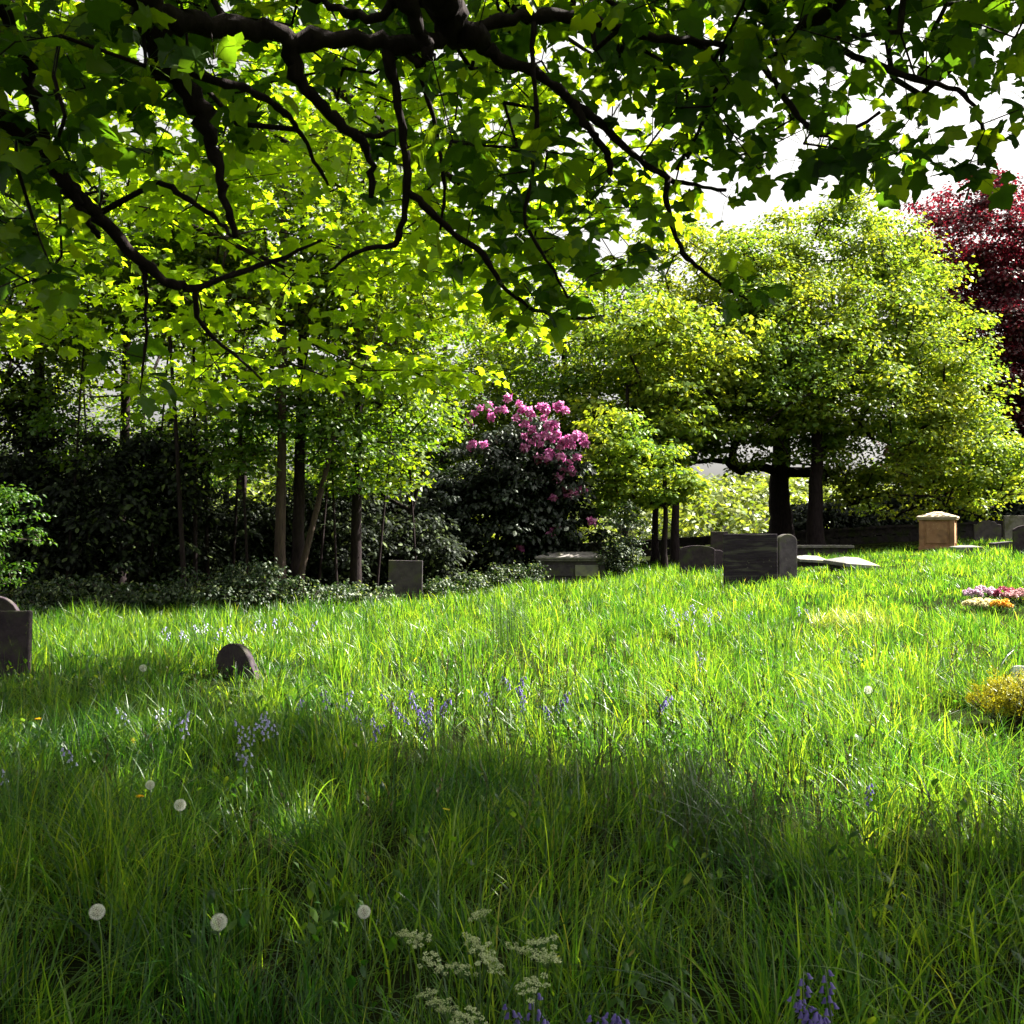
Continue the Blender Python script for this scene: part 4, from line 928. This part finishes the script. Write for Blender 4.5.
def at_height(px, py, h):
    for Y in np.linspace(2.2, 40, 3000):
        p = P(px, py, Y)
        if p[2] <= terr(p[0], p[1]) + h: return p
    return P(px, py, 20)
def clock(label, px, py, h, r=.024, lean=(0, 0)):
    p = at_height(px, py, h); b = np.array([p[0] - lean[0], p[1] - lean[1], terr(p[0], p[1])])
    t = thing('dandelion_clock', label, 'dandelion clock', b, 'dandelion seed heads')
    u = np.linspace(0, 1, 7)[:, None]; mid_ = (b + p) / 2 + np.array([.015, 0, 0])
    MB().tube((1 - u) ** 2 * b + 2 * u * (1 - u) * mid_ + u ** 2 * p, .0022, 5).build('stem', M['stem'], t, smooth=True)
    n = 100; i = np.arange(n) + .5; ph = np.arccos(1 - 2 * i / n); th = PI * (1 + 5 ** .5) * i
    d = np.stack([np.cos(th) * np.sin(ph), np.sin(th) * np.sin(ph), np.cos(ph)], -1)
    fluff = MB()
    for q in d:                                   # each parachute: a ring of fine hairs
        a = np.cross(q, [.3, .5, .8]); a /= np.linalg.norm(a); bb = np.cross(q, a)
        c = p + q * r * .74 * R.uniform(.93, 1.05)
        for j in range(8):
            tdir = math.cos(j * 2 * PI / 8) * a + math.sin(j * 2 * PI / 8) * bb
            e = c + (q * .26 + tdir * .30) * r; s = np.cross(tdir, q) * .00024
            fluff.add([c - s, c + s, e + s, e - s], [(0, 1, 2, 3)])
    fluff.build('seed_ball', M['clock'], t)
    core = MB()
    for q in d: core.add([p + q * r * .1 + [.0004, 0, 0], p + q * r * .1 - [.0004, 0, 0], p + q * r * .75], [(0, 1, 2)])
    core.build('seeds', M['seed'], t)
clock('round white dandelion clock on a bent stem, left one of two in front', 97, 912, .40, .022, (-.05, 0))
clock('round white dandelion clock, right one of two in front', 219, 922, .40, .023, (.02, 0))
clock('small dandelion clock in the shade midway up the meadow', 180, 805, .38, .024)
clock('small dandelion clock below the tiny yellow dandelion', 150, 785, .38, .02)
clock('dandelion clock half lost in the grass left of the cow parsley', 364, 912, .40, .019)
clock('dandelion clock in the grass at the wood edge of the sunny strip', 143, 668, .36, .03)
clock('pale dandelion clock in the sunny grass left of the golden bush', 868, 690, .30, .03)
def dandelion(label, px, py, h):
    p = at_height(px, py, h); b = np.array([p[0], p[1], terr(p[0], p[1])])
    t = thing('dandelion', label, 'dandelion', b, 'yellow dandelions')
    MB().tube([b, (b + p) / 2 + [.01, 0, 0], p], .002, 4).build('stem', M['stem'], t)
    n = 60; a = R.uniform(0, 2 * PI, n); d = np.stack([np.cos(a), np.sin(a), R.uniform(.05, .7, n)], -1)
    mb = MB(); scatter(mb, LEAF_LANCE, np.repeat(p[None], n, 0), np.array([0, 0, 1.]) + d * .1, d, .02); mb.build('petals', M['dandelion'], t)
dandelion('tiny orange yellow dandelion in the shaded grass', 140, 795, .36)
dandelion('yellow dandelion showing low in the grass below the leaning stone', 38, 718, .33)
dandelion('yellow dandelion in the sunlit grass below the big headstone', 668, 690, .2)

def umbel(mb, st, c, r, n=14, tilt=None):
    up = nrmz(np.array([0, 0, 1.]) + (tilt if tilt is not None else R.normal(size=3) * .38)); n = int(R.integers(9, 13))
    a = np.cross(up, [1, .2, 0]); a /= np.linalg.norm(a); b = np.cross(up, a); foot = c - up * r * .9
    for q in range(n):
        rr = r * math.sqrt((q + .5) / n); th = q * 2.4
        e = c + (math.cos(th) * a + math.sin(th) * b) * rr * R.uniform(.8, 1.25) + R.normal(size=3) * r * .08 - up * (rr / r) ** 2 * r * .18
        st.tube([foot, (foot + e) / 2 + up * r * .05, e], .0006, 3, cap=False)
        m = 34; d = rdir(m); pos = e + d * np.array([1, 1, .6]) * r * .2
        scatter(mb, LEAF_KITE, pos, up + R.normal(size=(m, 3)) * .4, R.normal(size=(m, 3)), r * .12)
def cow_parsley(label, foot_px, heads, h=.42):
    pts = [at_height(px, py, hh) for px, py, hh, r in heads]
    x = np.mean([p[0] for p in pts]); y = np.mean([p[1] for p in pts]) + .03
    b = np.array([x, y, terr(x, y)]); t = thing('cow_parsley', label, 'cow parsley', b, 'cow parsley in the front grass')
    st = MB(); node = b + np.array([0, 0, .2])
    st.tube([b, b + [.005, 0, .1], node], .003, 5)
    for p, (px, py, hh, r) in zip(pts, heads):
        f = p - np.array([0, 0, r * .9]); st.tube([node, (node + f) / 2 + [0, 0, .02], f], .0018, 4, cap=False)
        mb = MB(); umbel(mb, st, p, r); mb.build('umbel', M['white_floret'], t)
    st.build('stem', M['stem'], t, smooth=True)
    lv = MB()
    for k in range(5):
        a = R.uniform(0, 2 * PI); u = np.linspace(.2, 1, 12)
        for s in (-1, 1):
            pos = np.stack([b[0] + np.cos(a) * .18 * u, b[1] + np.sin(a) * .18 * u, b[2] + .12 + .15 * u - .1 * u * u], -1)
            tip = np.stack([np.cos(a + s * .9) * np.ones(12), np.sin(a + s * .9) * np.ones(12), np.zeros(12)], -1)
            scatter(lv, LEAF_LANCE, pos, np.array([0, 0, 1.]) + R.normal(size=(12, 3)) * .2, tip, .06 * (1.2 - u))
    lv.build('leaves', M['stem'], t)
cow_parsley('cow parsley, leftmost plant with small loose cream heads', 410, [(408, 934, .52, .032), (418, 938, .52, .027), (430, 958, .52, .026), (443, 968, .50, .026)])
cow_parsley('cow parsley in the middle with the broadest tiered cream heads', 478, [(480, 912, .56, .032), (476, 942, .53, .038), (484, 950, .52, .034), (464, 966, .50, .032), (494, 964, .50, .030)])
cow_parsley('cow parsley on the right with a drooping cream head above the bluebells', 530, [(538, 944, .54, .040), (548, 956, .53, .032), (518, 948, .53, .030), (532, 984, .50, .034)])
cow_parsley('low cow parsley at the very bottom edge of the photo', 445, [(436, 1000, .48, .030), (428, 992, .48, .026), (462, 1018, .48, .032), (446, 1008, .48, .026), (474, 1020, .48, .028)])

# ------------------------------------------------------------------ golden dwarf conifer and grave flowers at the right
def golden():
    g0 = GB; base = np.array([g0[0] + .2, g0[1] + .2, terr(g0[0], g0[1]) - .02])
    t = thing('golden_conifer', 'low golden yellow dwarf conifer with a dark hollow underside at the meadow edge', 'conifer', base)
    n = 240; d = rdir(n); d[:, 2] = np.abs(d[:, 2]) * .95 + .02
    c = base + np.array([0, 0, .17]) + d * np.array([.28, .26, .20]) * (1 + .18 * R.normal(size=(n, 1)))
    br = MB()
    for q in c: br.tube([base + [0, 0, .02], base * .5 + q * .5 + [0, 0, -.05], q], [.009, .005, .003], 4, cap=False)
    br.build('stems', M['twig'], t)
    lv = MB(); m = 40; cc = np.repeat(c, m, 0); dd = np.repeat(d, m, 0)
    off = R.normal(size=(n * m, 3)) * .02
    scatter(lv, LEAF_LANCE, cc + off, dd + R.normal(size=(n * m, 3)) * .6, dd + np.array([0, 0, .5]) + R.normal(size=(n * m, 3)) * .5, .024)
    lv.build('foliage', M['golden'], t)
golden()
def bouquet(label, px, py, w, n, mat, h=.22, group='flowers laid on the grave'):
    p = ground_hit(px, py + 10); b = np.array([p[0], p[1], terr(p[0], p[1])])
    t = thing('flower_bouquet', label, 'flowers', b, group)
    st, lv = MB(), MB()
    for q in range(n):
        a = R.uniform(0, 2 * PI); r = w * math.sqrt(R.random()); e = b + np.array([math.cos(a) * r, math.sin(a) * r * .7, h * (1 - .35 * (r / w) ** 2) * R.uniform(.85, 1.15)])
        st.tube([b + [math.cos(a) * r * .3, math.sin(a) * r * .2, 0], e], .004, 4, cap=False)
        m = 26; d = rdir(m); d[:, 2] = np.abs(d[:, 2])
        scatter(lv, LEAF_OVAL, e + d * .018, d + R.normal(size=(m, 3)) * .2, R.normal(size=(m, 3)) + np.array([0, 0, .3]), .045)
    st.build('stems', M['stem'], t); lv.build('blooms', M[mat], t)
bouquet('bunch of lilac pink flowers, leftmost of the grave flowers', 983, 592, .28, 46, 'lilac', .20)
bouquet('bunch of cream flowers lying in front of the lilac pink ones', 984, 601, .30, 44, 'cream', .15)
bouquet('bunch of dark crimson flowers at the back of the grave flowers', 1006, 592, .26, 34, 'crimson', .19)
bouquet('few orange yellow flowers between the cream and the crimson ones', 1004, 602, .18, 18, 'orange', .15)
bouquet('bunch of pink flowers at the right end of the grave flowers', 1024, 595, 0.28, 40, 'pale_pink', .20)
p = ground_hit(1034, 694)
o = MB().add(*prism(slab_profile('arch', .22, .22), .05)).build('grave_marker', M['white']); o.location = (p[0] + .06, p[1] + .3, float(terr(p[0], p[1]))); o.rotation_euler = (-.5, .1, -.3); bevel(o, .008)
tag(o, 'small white marker tilted in the grass just behind the golden bush', 'grave marker')
for o in bpy.data.objects:
    if '_o' in o: del o['_o']
